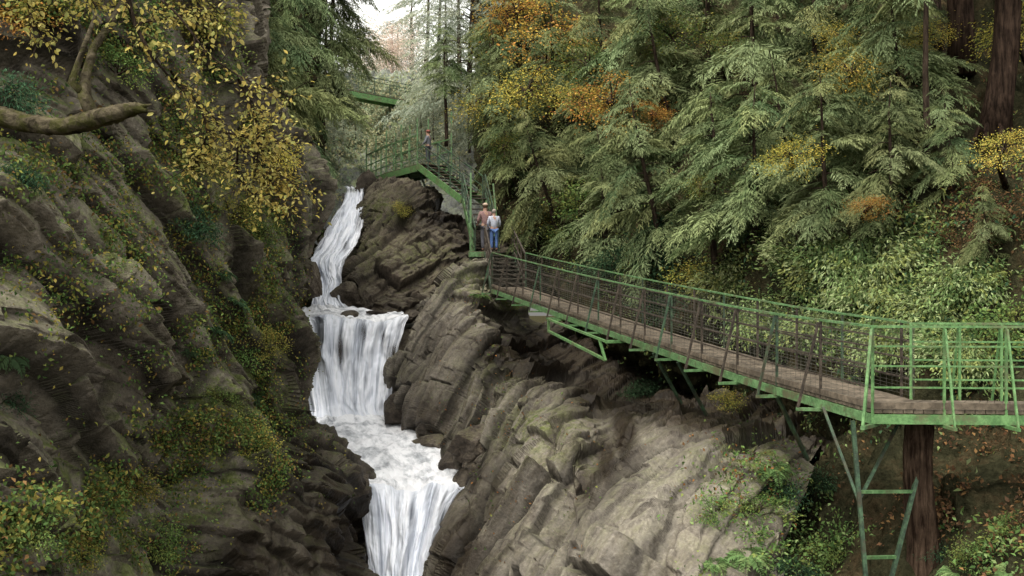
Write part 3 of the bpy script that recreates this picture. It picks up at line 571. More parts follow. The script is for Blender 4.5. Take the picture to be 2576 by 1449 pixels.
# ---- small autumn trees leaning out of the slope
for a in ((1380, 90, 120, 'orange', 'orange maple in the top middle of the right slope', 4), (1300, 30, 80, 'orange', 'smaller orange maple at the top edge beside the hazy hemlocks', 4), (1225, 260, 80, 'yellow', 'yellow maple right of the slim bare trunk', 3), (1330, 225, 95, 'yellow', 'yellow maple under the orange maple', 5),
          (1540, 265, 95, 'orange', 'orange tree clinging to the dark bank near the top centre', 5), (1480, 165, 85, 'mixed', 'yellow green tree right of the orange maple', 4), (1640, 290, 45, 'orange', 'tiny orange sapling beside the tall pale hemlock', 5), (1690, 90, 80, 'mixed', 'yellow green tree at the top edge right of centre', 4),
          (2140, 180, 85, 'yellow', 'yellow leaved tree near the top right', 5), (1990, 390, 70, 'yellow', 'small yellow sapling in the middle of the right slope', 4.5), (2525, 370, 70, 'yellow', 'yellow orange sapling at the right edge beside the big trunk', 2.5), (2560, 60, 100, 'yellow', 'bright yellow foliage in the top right corner', 2),
          (2330, 90, 60, 'yellow', 'yellow leaves left of the paired trunks at the top edge', 3), (1460, 250, 65, 'yellow', 'small yellow tree between the orange maple and the orange tree', 5), (2190, 520, 40, 'orange', 'small orange sapling between the hemlocks on the right', 3), (1240, 130, 70, 'mixed', 'yellow green tree left of the orange maple', 4),
          (1830, 130, 60, 'mixed', 'yellow green leaves high among the dark hemlocks', 5), (1270, 370, 50, 'mixed', 'small yellow green tree under the leftmost yellow maple', 3), (1760, 470, 45, 'mixed', 'small yellow green sapling left of the wide pale hemlock', 4), (2110, 90, 55, 'yellow', 'yellow sprig at the top edge above the yellow leaved tree', 5)):
    maple(*a)
# ---- shrubs and ferns
for a in ((2530, 560, 80, 'brown', 'rusty brown leaved shrub on the right edge', 'H'), (2390, 620, 60, 'brown', 'rusty brown shrub above the leafy bank', 'H'), (2470, 480, 60, 'brown', 'rusty brown shrub below the massive trunk', 'H'),
          (1850, 740, 110, 'vine', 'narrow leaved bush behind the middle of the footbridge, left end of the leafy bank', 'H'), (1990, 720, 120, 'vine', 'narrow leaved bush second from the left on the leafy bank', 'H'), (2130, 690, 120, 'vine', 'narrow leaved bush in the middle of the leafy bank', 'H'),
          (2290, 690, 130, 'vine', 'large narrow leaved bush at the top of the leafy bank', 'H'), (2440, 740, 120, 'vine', 'narrow leaved bush near the right edge above the handrail', 'H'), (2070, 860, 110, 'vine', 'narrow leaved bush seen through the railing, left of the corner post', 'H'), (2200, 780, 120, 'vine', 'narrow leaved bush right behind the handrail at the corner', 'H'), (2360, 800, 120, 'vine', 'narrow leaved bush behind the handrail between corner and right edge', 'H'),
          (2240, 900, 130, 'vine', 'narrow leaved bush seen through the railing beside the corner post', 'H'), (2400, 930, 120, 'vine', 'narrow leaved bush seen through the bright green railing at right', 'H'), (2550, 870, 120, 'green', 'dark green shrub at the right edge behind the railing', 'H'), (1930, 820, 100, 'vine', 'narrow leaved bush low on the left end of the leafy bank', 'H'),
          (1760, 720, 80, 'mixed', 'yellow green shrub at the foot of the thin bare trunk', 'H'), (1560, 680, 80, 'dark', 'dark evergreen shrub behind the far half of the footbridge', 'H'), (1420, 640, 70, 'green', 'green shrub beyond the landing', 'H'), (1360, 570, 70, 'mixed', 'yellow green shrub on the pale rock right of the landing', 'H'),
          (1690, 620, 90, 'dark', 'dark shrub on the shaded ledge in mid slope', 'H'), (1480, 520, 80, 'green', 'green shrub under the hemlocks in mid slope', 'H'), (1680, 770, 70, 'dark', 'dark shrub just above the handrail in the middle of the footbridge', 'H'),
          (1010, 530, 28, 'mixed', 'tiny bright green plant on the buttress under the upper platform', 'C'), (1210, 745, 40, 'fern', 'fern below the far end of the footbridge', None, 'fern', 'fern'),
          (1830, 1020, 40, 'mixed', 'thin yellow green twigs under the footbridge edge', None), (1620, 985, 45, 'dark', 'dark plant tucked under the middle of the footbridge', None),
          (1940, 1180, 75, 'fern', 'green fern on top of the big grey slab', None, 'fern', 'fern'), (1900, 1290, 75, 'green', 'leafy green plant spilling over the big slab', None), (1800, 1300, 50, 'green', 'small green plant at the left edge of the slab greenery', None), (1960, 1250, 55, 'dark', 'dark leafy plant on the slab under the fern', None),
          (1880, 1400, 85, 'fern', 'bright fern at the bottom edge, right of the slab', None, 'fern', 'fern'), (2000, 1340, 80, 'fern', 'fern between the slab and the steel trestle', None, 'fern', 'fern'), (2080, 1420, 65, 'green', 'leafy plant at the foot of the trestle', None), (2000, 1450, 60, 'dark', 'dark plant at the bottom edge left of the trestle', None), (1800, 1420, 65, 'fern', 'leafy fern at the bottom edge on the slab', None, 'fern', 'fern'), (2060, 1220, 45, 'dark', 'dark plant in the shade left of the trestle', None),
          (2450, 1400, 55, 'green', 'green plant on the leaf strewn ground at bottom right', None), (2540, 1440, 60, 'fern', 'fern in the bottom right corner', None, 'fern', 'fern'), (2360, 1390, 40, 'dark', 'small dark green plant beside the trunk under the bridge', None), (2530, 1330, 45, 'green', 'low green plant at the right edge on the leaf strewn ground', None), (2400, 1440, 55, 'fern', 'fern at the bottom edge right of the trunk under the bridge', None, 'fern', 'fern'),
          (540, 830, 70, 'dfern', 'dark green fern on the middle of the left cliff', 'L', 'fern', 'fern'), (560, 690, 60, 'dfern', 'dark fern on the left cliff above the largest fern', 'L', 'fern', 'fern'), (500, 570, 60, 'dark', 'dark leafy plant on the upper left cliff', 'L'), (20, 900, 75, 'dfern', 'dark fern at the left edge of the picture', 'L', 'fern', 'fern'), (10, 1010, 60, 'dark', 'dark leaves under the fern at the left edge', 'L'), (610, 900, 60, 'green', 'green plant on the left cliff right of the largest fern', 'L'), (560, 1010, 55, 'green', 'green plant low on the left cliff under the largest fern', 'L'), (640, 990, 50, 'dfern', 'small fern on the left cliff facing the middle fall', 'L', 'fern', 'fern'), (480, 880, 50, 'dfern', 'dark fern on the left cliff left of the largest fern', 'L', 'fern', 'fern'), (600, 760, 50, 'dfern', 'dark fern between the two larger ferns and the cliff edge', 'L', 'fern', 'fern'),
          (600, 330, 80, 'mixed', 'yellow green bush on the left cliff behind the hanging branch', 'L'), (500, 420, 80, 'mixed', 'olive bush on the left cliff under the hanging branch', 'L'), (660, 460, 80, 'yellow', 'yellow bush on the cliff edge above the upper fall', 'L'), (580, 540, 80, 'mixed', 'olive bush in the middle of the upper left cliff', 'L'), (650, 600, 60, 'green', 'green bush on the cliff edge level with the upper fall', 'L'), (700, 400, 55, 'yellow', 'small yellow bush at the very edge of the left cliff', 'L'),
          (60, 460, 60, 'dark', 'dark evergreen plant under the broken branch', 'L'), (60, 60, 90, 'orange', 'orange brown leaves in the top left corner', 'L'), (130, 30, 80, 'mixed', 'olive leaves behind the forked limb', 'L'), (20, 250, 70, 'dark', 'dark leaves above the broken branch at the left edge', 'L'), (330, 60, 100, 'green', 'green leaves at the top edge right of the forked limb', 'L'), (300, 180, 80, 'green', 'green leaves on the rock between the forked limb and the yellow branch', 'L'), (480, 60, 110, 'mixed', 'olive bush at the top edge behind the yellow branch', 'L'), (560, 180, 80, 'green', 'green bush high on the cliff edge behind the yellow branch', 'L'),
          (320, 1230, 80, 'mixed', 'olive shrub on the lower left cliff', 'L'), (380, 1370, 70, 'green', 'green shrub at the bottom of the left cliff', 'L'), (70, 1350, 80, 'green', 'green shrub in the bottom left corner', 'L'), (200, 1400, 60, 'mixed', 'olive shrub at the bottom edge on the left', 'L'), (640, 1130, 60, 'mixed', 'small shrub on the left cliff opposite the stream', 'L'), (670, 880, 50, 'mixed', 'small yellow green shrub on the cliff edge opposite the broad fall', 'L')):
    px, py, r, k, lab, key = a[:6]; cat = a[6] if len(a) > 6 else 'shrub'; nm = a[7] if len(a) > 7 else cat.replace(' ', '_')
    shrub(px, py, r, k, lab, key, cat, nm, squash=random.uniform(.75, 1.05))

# ---- uncountable ground cover
def cover(name, label, cat, bl, leaf, wid, pal, key=None, lift=.12, hang=.2, per=5, thr=-.05):
    P_ = []; N__ = []; ci = []
    for bx, by, rx, ry, n in bl:
        for _ in range(n):
            p, nn = hit(random.gauss(bx, rx), random.gauss(by, ry), key)
            if p is None: continue
            if float(vnoise(np.array(p)*1.6, 5)) < thr: continue      # grows in patches
            c = random.randrange(len(pal))
            for _k in range(per):
                P_.append(p+nn*random.uniform(0, lift)+Vector((random.gauss(0, .09), random.gauss(0, .09), random.gauss(0, .07)))); N__.append(nn); ci.append(c if random.random() < .7 else random.randrange(len(pal)))
    P_ = np.array(P_); N__ = np.array(N__); n = len(P_); d = nz(N__*.5+rng.normal(0, .6, (n, 3))-UP*hang); L = leaf*rng.uniform(.5, 1.3, n)
    V = leafV(P_, d, nz(N__+UP*.6+rng.normal(0, .4, (n, 3))), L, L*wid)
    return tag(link(name, quad_mesh(name, V, np.array(pal)[ci]*rng.uniform(.55, 1.2, (n, 1))), M['leaf']), label, cat, kind='stuff')
cover('ground_cover', 'small yellow green plants and moss growing over the left cliff', 'ground cover', [(570, 450, 110, 90, 2400), (630, 620, 60, 90, 1000), (640, 850, 65, 110, 1500), (590, 1050, 95, 90, 1900), (670, 1180, 60, 50, 550), (250, 1260, 110, 70, 1100), (80, 1350, 80, 60, 700), (380, 1390, 50, 50, 550), (300, 600, 60, 60, 350), (150, 400, 110, 60, 600), (150, 80, 120, 70, 1200), (450, 300, 80, 80, 800), (420, 760, 60, 80, 400), (120, 700, 100, 100, 300), (400, 1130, 80, 60, 400), (400, 100, 90, 80, 700)], .06, .55, YGR+GRN+GRN[:3]+[(.2, .12, .05)], 'L')
cover('ground_cover', 'mixed green undergrowth covering the right slope', 'undergrowth', [(1900, 500, 330, 230, 4200), (1450, 430, 150, 150, 2200), (2200, 740, 220, 150, 4200), (1600, 640, 130, 60, 900)], .11, .42, GRN+DKG+VIN, 'H', .3)
cover('leaf_litter', 'fallen orange and brown leaves on the slope at lower right', 'leaf litter', [(2440, 1250, 120, 110, 800), (2480, 560, 90, 90, 800), (2350, 430, 120, 120, 400), (1650, 200, 200, 90, 500)], .07, .6, BRN+[(.20, .11, .05), (.15, .085, .045), (.08, .05, .03)], 'H', .05, .0)
cover('undergrowth', 'dark leafy undergrowth on the bank behind the left cliff', 'undergrowth', [(620, 200, 140, 140, 1500)], .16, .5, GRN+DKG, 'K', .3)
cover('undergrowth', 'leaves painted pale and hazy at the head of the gorge', 'undergrowth', [(790, 420, 40, 60, 500), (960, 320, 50, 50, 1800), (1070, 320, 60, 60, 1500), (800, 300, 50, 40, 700), (930, 240, 70, 25, 900), (865, 310, 35, 40, 500)], .2, .6, [(.22, .25, .15), (.29, .29, .18), (.33, .30, .18), (.17, .22, .14)], 'B', .5, thr=-.4)  # leaf tones paled to paint in the haze of distance
cover('leaf_litter', 'scattered fallen leaves and small plants on the grey rock slabs', 'leaf litter', [(1300, 1150, 120, 120, 240), (1880, 1230, 60, 90, 450), (1250, 740, 60, 40, 260), (1250, 950, 80, 80, 140)], .06, .6, BRN+GRN+[(.32, .17, .05)], 'R', .05, 0, 3)
cover('ground_cover', 'low fresh green plants below the near end of the footbridge', 'ground cover', [(1940, 1300, 80, 90, 520), (2080, 1400, 60, 40, 220), (2460, 1390, 80, 40, 260), (1830, 1400, 50, 50, 160)], .075, .5, GRN+GRN[:2]+VIN[:2], None, .15)

# ---- trees with visible trunks at right
def trunk_tree(pts, rad, label, mat='barkD', roots=True, crown=True, name='tree'):
    b = Vector(pts[0]); t = empty(name, b); tag(t, label, 'tree'); tb = MB(); P_ = [Vector(p)-b for p in pts]; tb.tube(P_, rad, 16, wob=.05, ridge=.08)
    if roots:
        for k in range(7):
            a = k*.9+.2; l = rad[1]*random.uniform(1.5, 2.4); tb.tube([(0, 0, rad[1]*2.2), (math.cos(a)*rad[1]*.9, math.sin(a)*rad[1]*.9, rad[1]*.7), (math.cos(a)*l, math.sin(a)*l, -.45)], [rad[1]*.35, rad[1]*.28, rad[1]*.1], 7)
    tb.build('trunk', M[mat], t, True)
    if crown:
        c = link('crown', HEM[2][0], M['needle'], t); c.location = P_[-1]-Vector((0, 0, 1.2)); s = .8; c.scale = (s, s, s)
    return t
p = hit(2500, 320, 'H')[0]; d = p.y-.5; trunk_tree([at(2500, 345, d), at(2512, 250, d), at(2530, 120, d), at(2538, -20, d), at(2550, -330, d), at(2555, -700, d)], [.36, .29, .27, .26, .24, .2], 'massive dark tree trunk with spreading roots at the top right', 'barkB')
p = hit(2420, 180, 'H')[0]; d = p.y-.5; trunk_tree([at(2420, 190, d), at(2418, 60, d), at(2412, -60, d), at(2410, -600, d)], [.34, .30, .28, .22], 'straight dark trunk left of the massive one at the top right', 'barkB', roots=False)
p = hit(2365, 160, 'H')[0]; d = p.y-.5; trunk_tree([at(2365, 165, d), at(2355, 60, d), at(2350, -60, d), at(2350, -450, d)], [.16, .13, .12, .1], 'thin trunk leftmost of the three at the top right', 'barkD', False)
p = hit(2330, 420, 'H')[0]; d = p.y-.5; trunk_tree([at(2330, 440, d), at(2333, 330, d), at(2328, 200, d), at(2330, 0, d), at(2330, -200, d)], [.08, .065, .06, .05, .04], 'slender dark trunk among the hemlocks at upper right', 'barkD', False)

# ---- dead trunk under the bridge
t = empty('dead_tree', at(2325, 1400, 13.3)); tag(t, 'rough reddish brown tree trunk standing under the near end of the footbridge', 'tree trunk')
tb = MB(); tb.tube(list(crom(np.array([tuple(Vector(at(x, y, 13.3))-t.location) for x, y in ((2332, 1500), (2324, 1390), (2312, 1250), (2308, 1150), (2314, 1065))]), 24)), list(np.interp(np.linspace(0, 1, 24), [0, .25, .5, 1], [.30, .22, .185, .175])), 30, wob=.045, ridge=.10); tb.build('trunk', M['barkR'], t, True)

# ---- broken dead branch and forked limb at left
t = empty('dead_branch', at(-330, 330, 10.2)); tag(t, 'thick broken grey branch with a forked upright limb at the upper left', 'branch'); L0 = t.location
q = np.array([tuple(p-L0) for p in (at(-330, 330, 10.2), at(-60, 290, 9.6), at(60, 308, 9.5), at(150, 318, 9.4), at(230, 300, 9.3), at(300, 282, 9.2), at(345, 272, 9.15), at(368, 278, 9.1))])
tb = MB(); tb.tube(list(crom(q, 60)), list(np.interp(np.linspace(0, 7, 60), range(8), [.15, .11, .09, .082, .09, .08, .055, .012])), 18, wob=.09, ridge=.13)
tb.tube([Vector(q[6]), Vector(q[7])+Vector((.06, -.03, .05))], [.035, .006], 6); tb.tube([Vector(q[6])+Vector((0, 0, -.02)), Vector(q[7])+Vector((.09, 0, -.01))], [.03, .005], 6); tb.build('log', M['barkG'], t, True)
tb = MB(); tb.tube([p-L0 for p in (at(235, 295, 9.3), at(212, 240, 9.35), at(216, 190, 9.4), at(236, 120, 9.5), at(275, 65, 9.6), at(305, 10, 9.7), at(330, -80, 9.8))], [.065, .06, .045, .04, .035, .03, .028], 9, wob=.1)
tb.tube([p-L0 for p in (at(214, 235, 9.35), at(180, 208, 9.3), at(200, 150, 9.3), at(222, 90, 9.35), at(240, 40, 9.4))], [.05, .035, .03, .024, .015], 8, wob=.1); tb.build('limb', M['barkG'], t, True)
# ---- beech whose yellow branches hang into the picture
t = empty('beech_tree', at(-420, 700, 9.3)); tag(t, 'beech with yellow leaved branches hanging over the gorge at the upper left', 'tree'); L0 = t.location
tb = MB(); tb.tube([p-L0 for p in (at(-420, 740, 9.3), at(-400, 300, 9.2), at(-330, -150, 9.1), at(-250, -600, 9.0))], [.22, .19, .17, .13], 10, wob=.05); tb.build('trunk', M['barkG'], t, True)
limbs = [[at(-330, -150, 9.1), at(60, -260, 9.1), at(280, -90, 9), at(340, 60, 9), at(390, 150, 9), at(460, 230, 9.2)],
         [at(280, -90, 9), at(430, 20, 9.0), at(520, 130, 9.1), at(600, 190, 9.2), at(680, 225, 9.3), at(735, 245, 9.4)],
         [at(430, 180, 9), at(480, 240, 9.6), at(540, 300, 10), at(600, 370, 10.4), at(690, 430, 10.8), at(780, 490, 11.2)],
         [at(340, 60, 9), at(400, 50, 9.2), at(450, 40, 9.5), at(540, 20, 9.6)], [at(500, 260, 9.7), at(520, 330, 9.8), at(500, 390, 9.9), at(470, 430, 10)], [at(600, 200, 9.2), at(640, 290, 10), at(650, 360, 10.2), at(640, 450, 10.5)],
         [at(60, -260, 9.1), at(60, -60, 9.4), at(80, 40, 9.6), at(120, 110, 9.8)], [at(560, 330, 10.2), at(640, 350, 10.4), at(720, 360, 10.8)], [at(60, -260, 9.1), at(200, -60, 9.6), at(240, 20, 9.8)], [at(600, 370, 10.4), at(600, 440, 10.8), at(650, 500, 11), at(720, 520, 11.2)]]
tb = MB(); LP = []; LD = []
for k, l in enumerate(limbs):
    r0 = .05 if k == 0 else .014; A_ = crom(np.array([tuple(p-L0) for p in l]), 26); tb.tube([Vector(p) for p in A_], list(np.linspace(r0, .004, 26)), 6, cap=False)
    vis = A_[8:] if k < 2 else A_[4:]
    for p in vis:
        for _ in range(3):
            dv = nz(np.array([random.gauss(.3, .6), random.gauss(-.2, .5), random.gauss(-.2, .4)])); l_ = random.uniform(.08, .46); e = p+dv*l_
            tb.tube([Vector(p), Vector(p+dv*l_*.5+UP*.015), Vector(e)], [.004, .003, .0015], 4, cap=False)
            for s in np.linspace(.2, 1.0, random.randint(3, 5)): LP.append(p+dv*l_*s+rng.normal(0, .012, 3)); LD.append(nz(dv+rng.normal(0, .7, 3)-UP*.2))
tb.build('branch', M['barkD'], t, True)
LP = np.array(LP); n = len(LP); L = rng.uniform(.032, .075, n); pal = np.array([(.50, .46, .11), (.46, .45, .14), (.46, .39, .10), (.34, .37, .12), (.54, .50, .16)])
link('leaves', quad_mesh('leaves', leafV(LP, np.array(LD), nz(UP+rng.normal(0, .55, (n, 3))), L, L*.56, True, .15), pal[rng.integers(0, 5, n)]*rng.uniform(.65, 1.1, (n, 1))), M['leaf'], t)

# ------------------------------------------------------------------ the footbridge
def poly_resample(pts, n):
    A_ = crom(np.array([tuple(p) for p in pts]), 400); s = np.concatenate([[0], np.cumsum(np.linalg.norm(np.diff(A_, axis=0), axis=1))]); t = np.linspace(0, s[-1], n)
    return np.stack([np.interp(t, s, A_[:, i]) for i in range(3)], -1)
Wd = 1.1; NB = 14
pts1 = [at(1238, 722, 30.3), at(1400, 779, 25.5), at(1560, 834, 21.6), at(1750, 898, 18), at(1930, 956, 15.5), at(2195, 1030, 12.6)]
n1 = poly_resample(pts1, NB*9+1); zc = n1[-1, 2]
tg = np.gradient(n1, axis=0); tg[:, 2] = 0; tg = nz(tg); pr = np.stack([-tg[:, 1], tg[:, 0], 0*tg[:, 0]], -1); pr = np.where(pr[:, :1] < 0, -pr, pr)
f1 = n1+pr*Wd
corner_f = n1[-1]+np.array([.92, 1.08, 0]); k0 = int(NB*9*.86)
for i in range(k0, NB*9+1):
    w = (i-k0)/(NB*9-k0); f1[i] = f1[i]*(1-w)+(corner_f)*w
n2 = poly_resample([Vector(n1[-1]), at(2900, 1037, 12.35)], 28); n2[:, 2] = zc; f2 = poly_resample([Vector(corner_f), Vector(n2[-1])+Vector((0, 1.1, 0))], 28); f2[:, 2] = zc
fb = empty('footbridge', Vector((n1[60]+f1[60])/2)); tag(fb, 'long green steel footbridge with board deck and railings running along the gorge', 'footbridge'); FO = Vector(fb.location)
def V_(p): return Vector(p)-FO
Zv = Vector((0, 0, 1))
mb = MB()
for n_e, f_e in ((n1, f1), (n2, f2)):
    for i in range(len(n_e)-1):
        a, b, c, e = V_(n_e[i]), V_(n_e[i+1]), V_(f_e[i+1]), V_(f_e[i]); g1 = (b-a)*.04; g2 = (c-e)*.04; dz = Vector((0, 0, random.uniform(-.004, .004)))
        mb.slab([a+g1+dz, e+g2+dz, c-g2+dz, b-g1+dz], .045)
mb.build('deck', M['wood'], fb)
def line(edge, dz, w, h, name, mat, step=9, out=0.0, per=None):
    mb = MB(); idx = list(range(0, len(edge), step))
    if idx[-1] != len(edge)-1: idx.append(len(edge)-1)
    for i, j in zip(idx[:-1], idx[1:]): mb.beam(V_(edge[i])+Zv*dz, V_(edge[j])+Zv*dz, w, h)
    return mb.build(name, mat, fb)
for e, st_ in ((n1, 9), (f1, 9), (n2, 27), (f2, 27)):
    second = e is n2 or e is f2; near = e is n1 or e is n2; gm = M['bgreen'] if second else M['green']
    line(e, -.12, .06, .12, 'stringer', gm, st_)
    line(e, 1.05, .034, .03, 'top_rail', gm, st_)
    for hgt in (.28, .55, .80): line(e, hgt, .022, .022, 'middle_rail', gm if second else M['rust'], st_)
    if near: line(e, .05, .03, .08, 'kick_board', M['wood'], st_)
for i in range(NB+1):
    j = i*9; newer = i >= NB
    for e, oth, sg in ((n1, f1, 1), (f1, n1, -1)):
        p = V_(e[j]); o = (V_(e[j])-V_(oth[j])).normalized(); mt = M['bgreen'] if newer else M['rust' if i % 3 else 'dkgreen']
        MB().beam(p+Zv*(-.17), p+Zv*1.06, .032, .032, o).build('post', mt, fb)
        if sg > 0:
            MB().beam(p-o*.2-Zv*.2, p+o*.34-Zv*.2, .05, .045).build('crossbeam', M['green'], fb)
            MB().beam(p+o*.32-Zv*.18, p+o*.03+Zv*1.02, .034, .034, o).build('brace', mt, fb)
for x in (.28, .5, .74):
    i = int(x*27)
    for e, oth, sg in ((n2, f2, 1), (f2, n2, -1)):
        p = V_(e[i]); o = Vector((0, -sg, 0)); MB().beam(p-Zv*.17, p+Zv*1.06, .03, .03, o).build('post', M['bgreen'], fb)
        MB().beam(p+o*.3-Zv*.18, p+o*.03+Zv*1.02, .025, .025, (1, 0, 0)).build('brace', M['bgreen'], fb)
        MB().beam(p-o*.2-Zv*.2, p+o*.32-Zv*.2, .045, .04).build('crossbeam', M['bgreen'], fb)
for e in (n1, f1):
    mb = MB()
    for k in range(19):
        h = .05+k*.052
        for i in range(0, NB*9, 9): mb.beam(V_(e[i])+Zv*h, V_(e[i+9])+Zv*h, .0035, .0035)
    for i in range(0, NB*9): mb.beam(V_(e[i])+Zv*.05, V_(e[i])+Zv*1.02, .003, .003, (0, 1, 0))
    mb.build('wire_mesh', M['wire'], fb)
o = Vector((-.9, -.35, 0)); b0 = V_(n1[int(NB*9*.30)])+o*.35; b1 = V_(n1[int(NB*9*.50)])+o*.38; mb = MB()
mb.beam(b0-Zv*.2, b0-Zv*.52, .05, .05, o).beam(b0-Zv*.5, b1-Zv*.6, .055, .055).beam(b1-Zv*.62, b1-Zv*.2-(b1-b0).normalized()*.35, .05, .05, o).beam(b0-Zv*.2, b1-Zv*.2, .05, .05)
for bb in (b0, b1): mb.beam(bb-Zv*.22, bb-Zv*.22-o*.6, .05, .05)
mb.build('bracket', M['bgreen'], fb)
for q in (.60, .66, .86):
    i = int(NB*9*q); p = V_(n1[i]); r = V_(f1[i]); MB().beam(p-Zv*.2, p.lerp(r, .55)-Zv*1.3+Vector((.1, .6, 0)), .05, .05).build('strut', M['dkgreen'], fb)
# trestle
t = empty('trestle', at(2205, 1449, 12.8)); tag(t, 'narrow dark green steel trestle with cross bars holding up the bridge corner', 'trestle'); L0 = t.location
A0, A1 = at(2145, 1058, 12.95)-L0, at(2190, 1600, 12.7)-L0; B0, B1 = at(2342, 1060, 13.3)-L0, at(2205, 1600, 12.8)-L0
for a, b in ((A0, A1), (B0, B1)): MB().beam(a, b, .05, .05, (0, 1, 0)).build('leg', M['dkgreen'], t)
for f in (.335, .64): MB().beam(A0.lerp(A1, f), B0.lerp(B1, f), .04, .04, (0, 1, 0)).build('cross_bar', M['green'], t)
MB().beam(at(2262, 1060, 13.6)-L0, A0.lerp(A1, .37), .035, .035, (0, 1, 0)).beam(at(2070, 1024, 13.5)-L0, A0.lerp(A1, .39), .035, .035, (0, 1, 0)).build('brace', M['dkgreen'], t)

# ------------------------------------------------------------------ stairs, landing, upper platform
def railing(root, pts, h, nper, mt, tall=None, th=.05):
    o = Vector(root.location); pp = [Vector(p)-o for p in pts]; allp = []
    for a, b in zip(pp[:-1], pp[1:]):
        for k in range(nper): allp.append(a.lerp(b, k/nper))
    allp.append(pp[-1])
    for i, p in enumerate(allp): MB().beam(p-Zv*.15, p+Zv*(h if not tall or i % 2 else tall), th, th, (0, 1, 0)).build('post', mt, root)
    for hh, w, nm in ((h-.03, th, 'top_rail'), (h*.55, th*.7, 'middle_rail'), (h*.25, th*.7, 'middle_rail')):
        mb = MB()
        for a, b in zip(pp[:-1], pp[1:]): mb.beam(a+Zv*hh, b+Zv*hh, w, w)
        mb.build(nm, mt, root)
def stairs(label, P0, P1, side, n, h=1.05, mt='green', tread='wood', rail='dkgreen', sh=.26):
    P0 = Vector(P0); P1 = Vector(P1); side = Vector(side); root = empty('staircase', P0); tag(root, label, 'staircase'); mb = MB(); run = P1-P0
    hd = Vector((run.x, run.y, 0))/n
    for k in range(n):
        z = run.z*(k+1)/n; a = hd*k+Zv*(z-.02); b = hd*(k+1)+Zv*(z-.02); mb.slab([a, a+side, b+side, b], .04)
    mb.build('treads', M[tread], root)
    for s_ in (Vector((0, 0, 0)), side): MB().beam(s_-Zv*.1, s_+run-Zv*.1, .06, sh).build('stringer', M[mt], root)
    for s_ in (Vector((0, 0, 0)), side): railing(root, [P0+s_, P1+s_], h, 4, M[rail])
    return root
Lnd = at(1190, 634, 39.5); zl = Lnd.z
sd = Vector(f1[0]-n1[0]); sd.z = 0
stairs('green stairs climbing from the far end of the footbridge to the landing', Vector(n1[0])+Vector((-.02, .05, 0)), Vector((-1.05, 38.6, zl-.02)), sd, 9, mt='dkgreen', tread='tread', rail='rust')
lp = empty('landing', Vector((-.6, 39.6, zl))); tag(lp, 'small green landing where two walkers stand', 'platform'); lo = Vector(lp.location)
mb = MB(); mb.slab([Vector((-1.62, 38.65, zl))-lo, Vector((.1, 38.65, zl))-lo, Vector((.2, 40.9, zl))-lo, Vector((-1.62, 40.9, zl))-lo], .05); mb.build('deck', M['wood'], lp)
mb = MB(); mb.beam(Vector((-1.66, 38.62, zl-.12))-lo, Vector((.14, 38.62, zl-.12))-lo, .08, .2).beam(Vector((-1.66, 38.62, zl-.12))-lo, Vector((-1.66, 40.9, zl-.12))-lo, .08, .2).beam(Vector((.18, 38.62, zl-.12))-lo, Vector((.22, 40.9, zl-.12))-lo, .08, .2); mb.build('frame', M['green'], lp)
railing(lp, [(-1.6, 38.7, zl), (-1.6, 40.8, zl)], 1.1, 2, M['green'])
for (x0, y0, z0, x1, y1, z1, m_) in ((-1.62, 38.7, -.9, -1.62, 39.2, 3.1, 'green'), (-.5, 41, -.2, -.78, 41.3, 2.9, 'green'), (.06, 38.7, -.4, .06, 38.7, 1.6, 'green'), (.2, 40.8, -.2, .75, 40.9, 2.0, 'dkgreen')):
    MB().beam(Vector((x0, y0, zl+z0))-lo, Vector((x1, y1, zl+z1))-lo, .07, .07, (0, 1, 0)).build('tall_post', M[m_], lp)
MB().beam(Vector((.03, 38.7, zl+1.57))-lo, Vector((.75, 39.1, zl+1.57))-lo, .06, .05).build('arm', M['green'], lp)
U0 = at(1050, 412, 46); U1 = Vector((-6.25, 49.5, U0.z)); U2 = Vector((-7.75, 53, U0.z)); M0 = at(1162, 498, 43)
ud = (M0-U0); ud.z = 0; sd2 = Vector((-ud.y, ud.x, 0)).normalized(); sd2 = sd2 if sd2.x > 0 else -sd2
stairs('steep green stairs rising from the landing beside the two walkers', (-1.5, 40.6, zl), (M0.x+.05, M0.y-.1, M0.z), (.95, 0.1, 0), 10, tread='tread')
stairs('green stairs sloping up to the upper platform across the buttress', M0, U0, sd2*1.1, 10, mt='bgreen', sh=.3)
up = empty('platform', U1); tag(up, 'upper green viewing platform with many tall rail posts on the buttress', 'platform')
uo = Vector(up.location); mb = MB(); R1 = Vector((1.5, .55, 0))
for a, b in ((U0, U1), (U1, U2)): mb.slab([a-uo, a-uo+R1, b-uo+R1, b-uo], .06)
mb.build('deck', M['wood'], up); mb = MB()
for a, b in ((U0, U1), (U1, U2)): mb.beam(a-uo-Zv*.2, b-uo-Zv*.2, .1, .3).beam(a-uo+R1-Zv*.2, b-uo+R1-Zv*.2, .1, .3)
for k in range(7):
    a = U0.lerp(U1, k/6)-uo; mb.beam(a-Zv*.2, a+R1-Zv*.2, .08, .12)
mb.build('frame', M['bgreen'], up)
railing(up, [U0, U1, U2], 1.35, 4, M['green'], 2.1, .065); railing(up, [U0+R1*1.0+Vector((0, .6, 0)), U1+R1, U2+R1], 1.35, 3, M['green'], 2.6, .065)
for k, f in enumerate((.15, .5, .85)):
    a = U0.lerp(U1, f)-uo; MB().beam(a-Zv*.2+R1*.2, a-Zv*2.4+R1*.7, .09, .09, (0, 1, 0)).build('strut', M['dkgreen'], up)
for k in range(5):
    a = U1.lerp(U2, k/4)-uo; MB().beam(a-Zv*.2, a-Zv*1.5+Vector((.3, -.2, 0)), .07, .07).build('strut', M['green'], up)
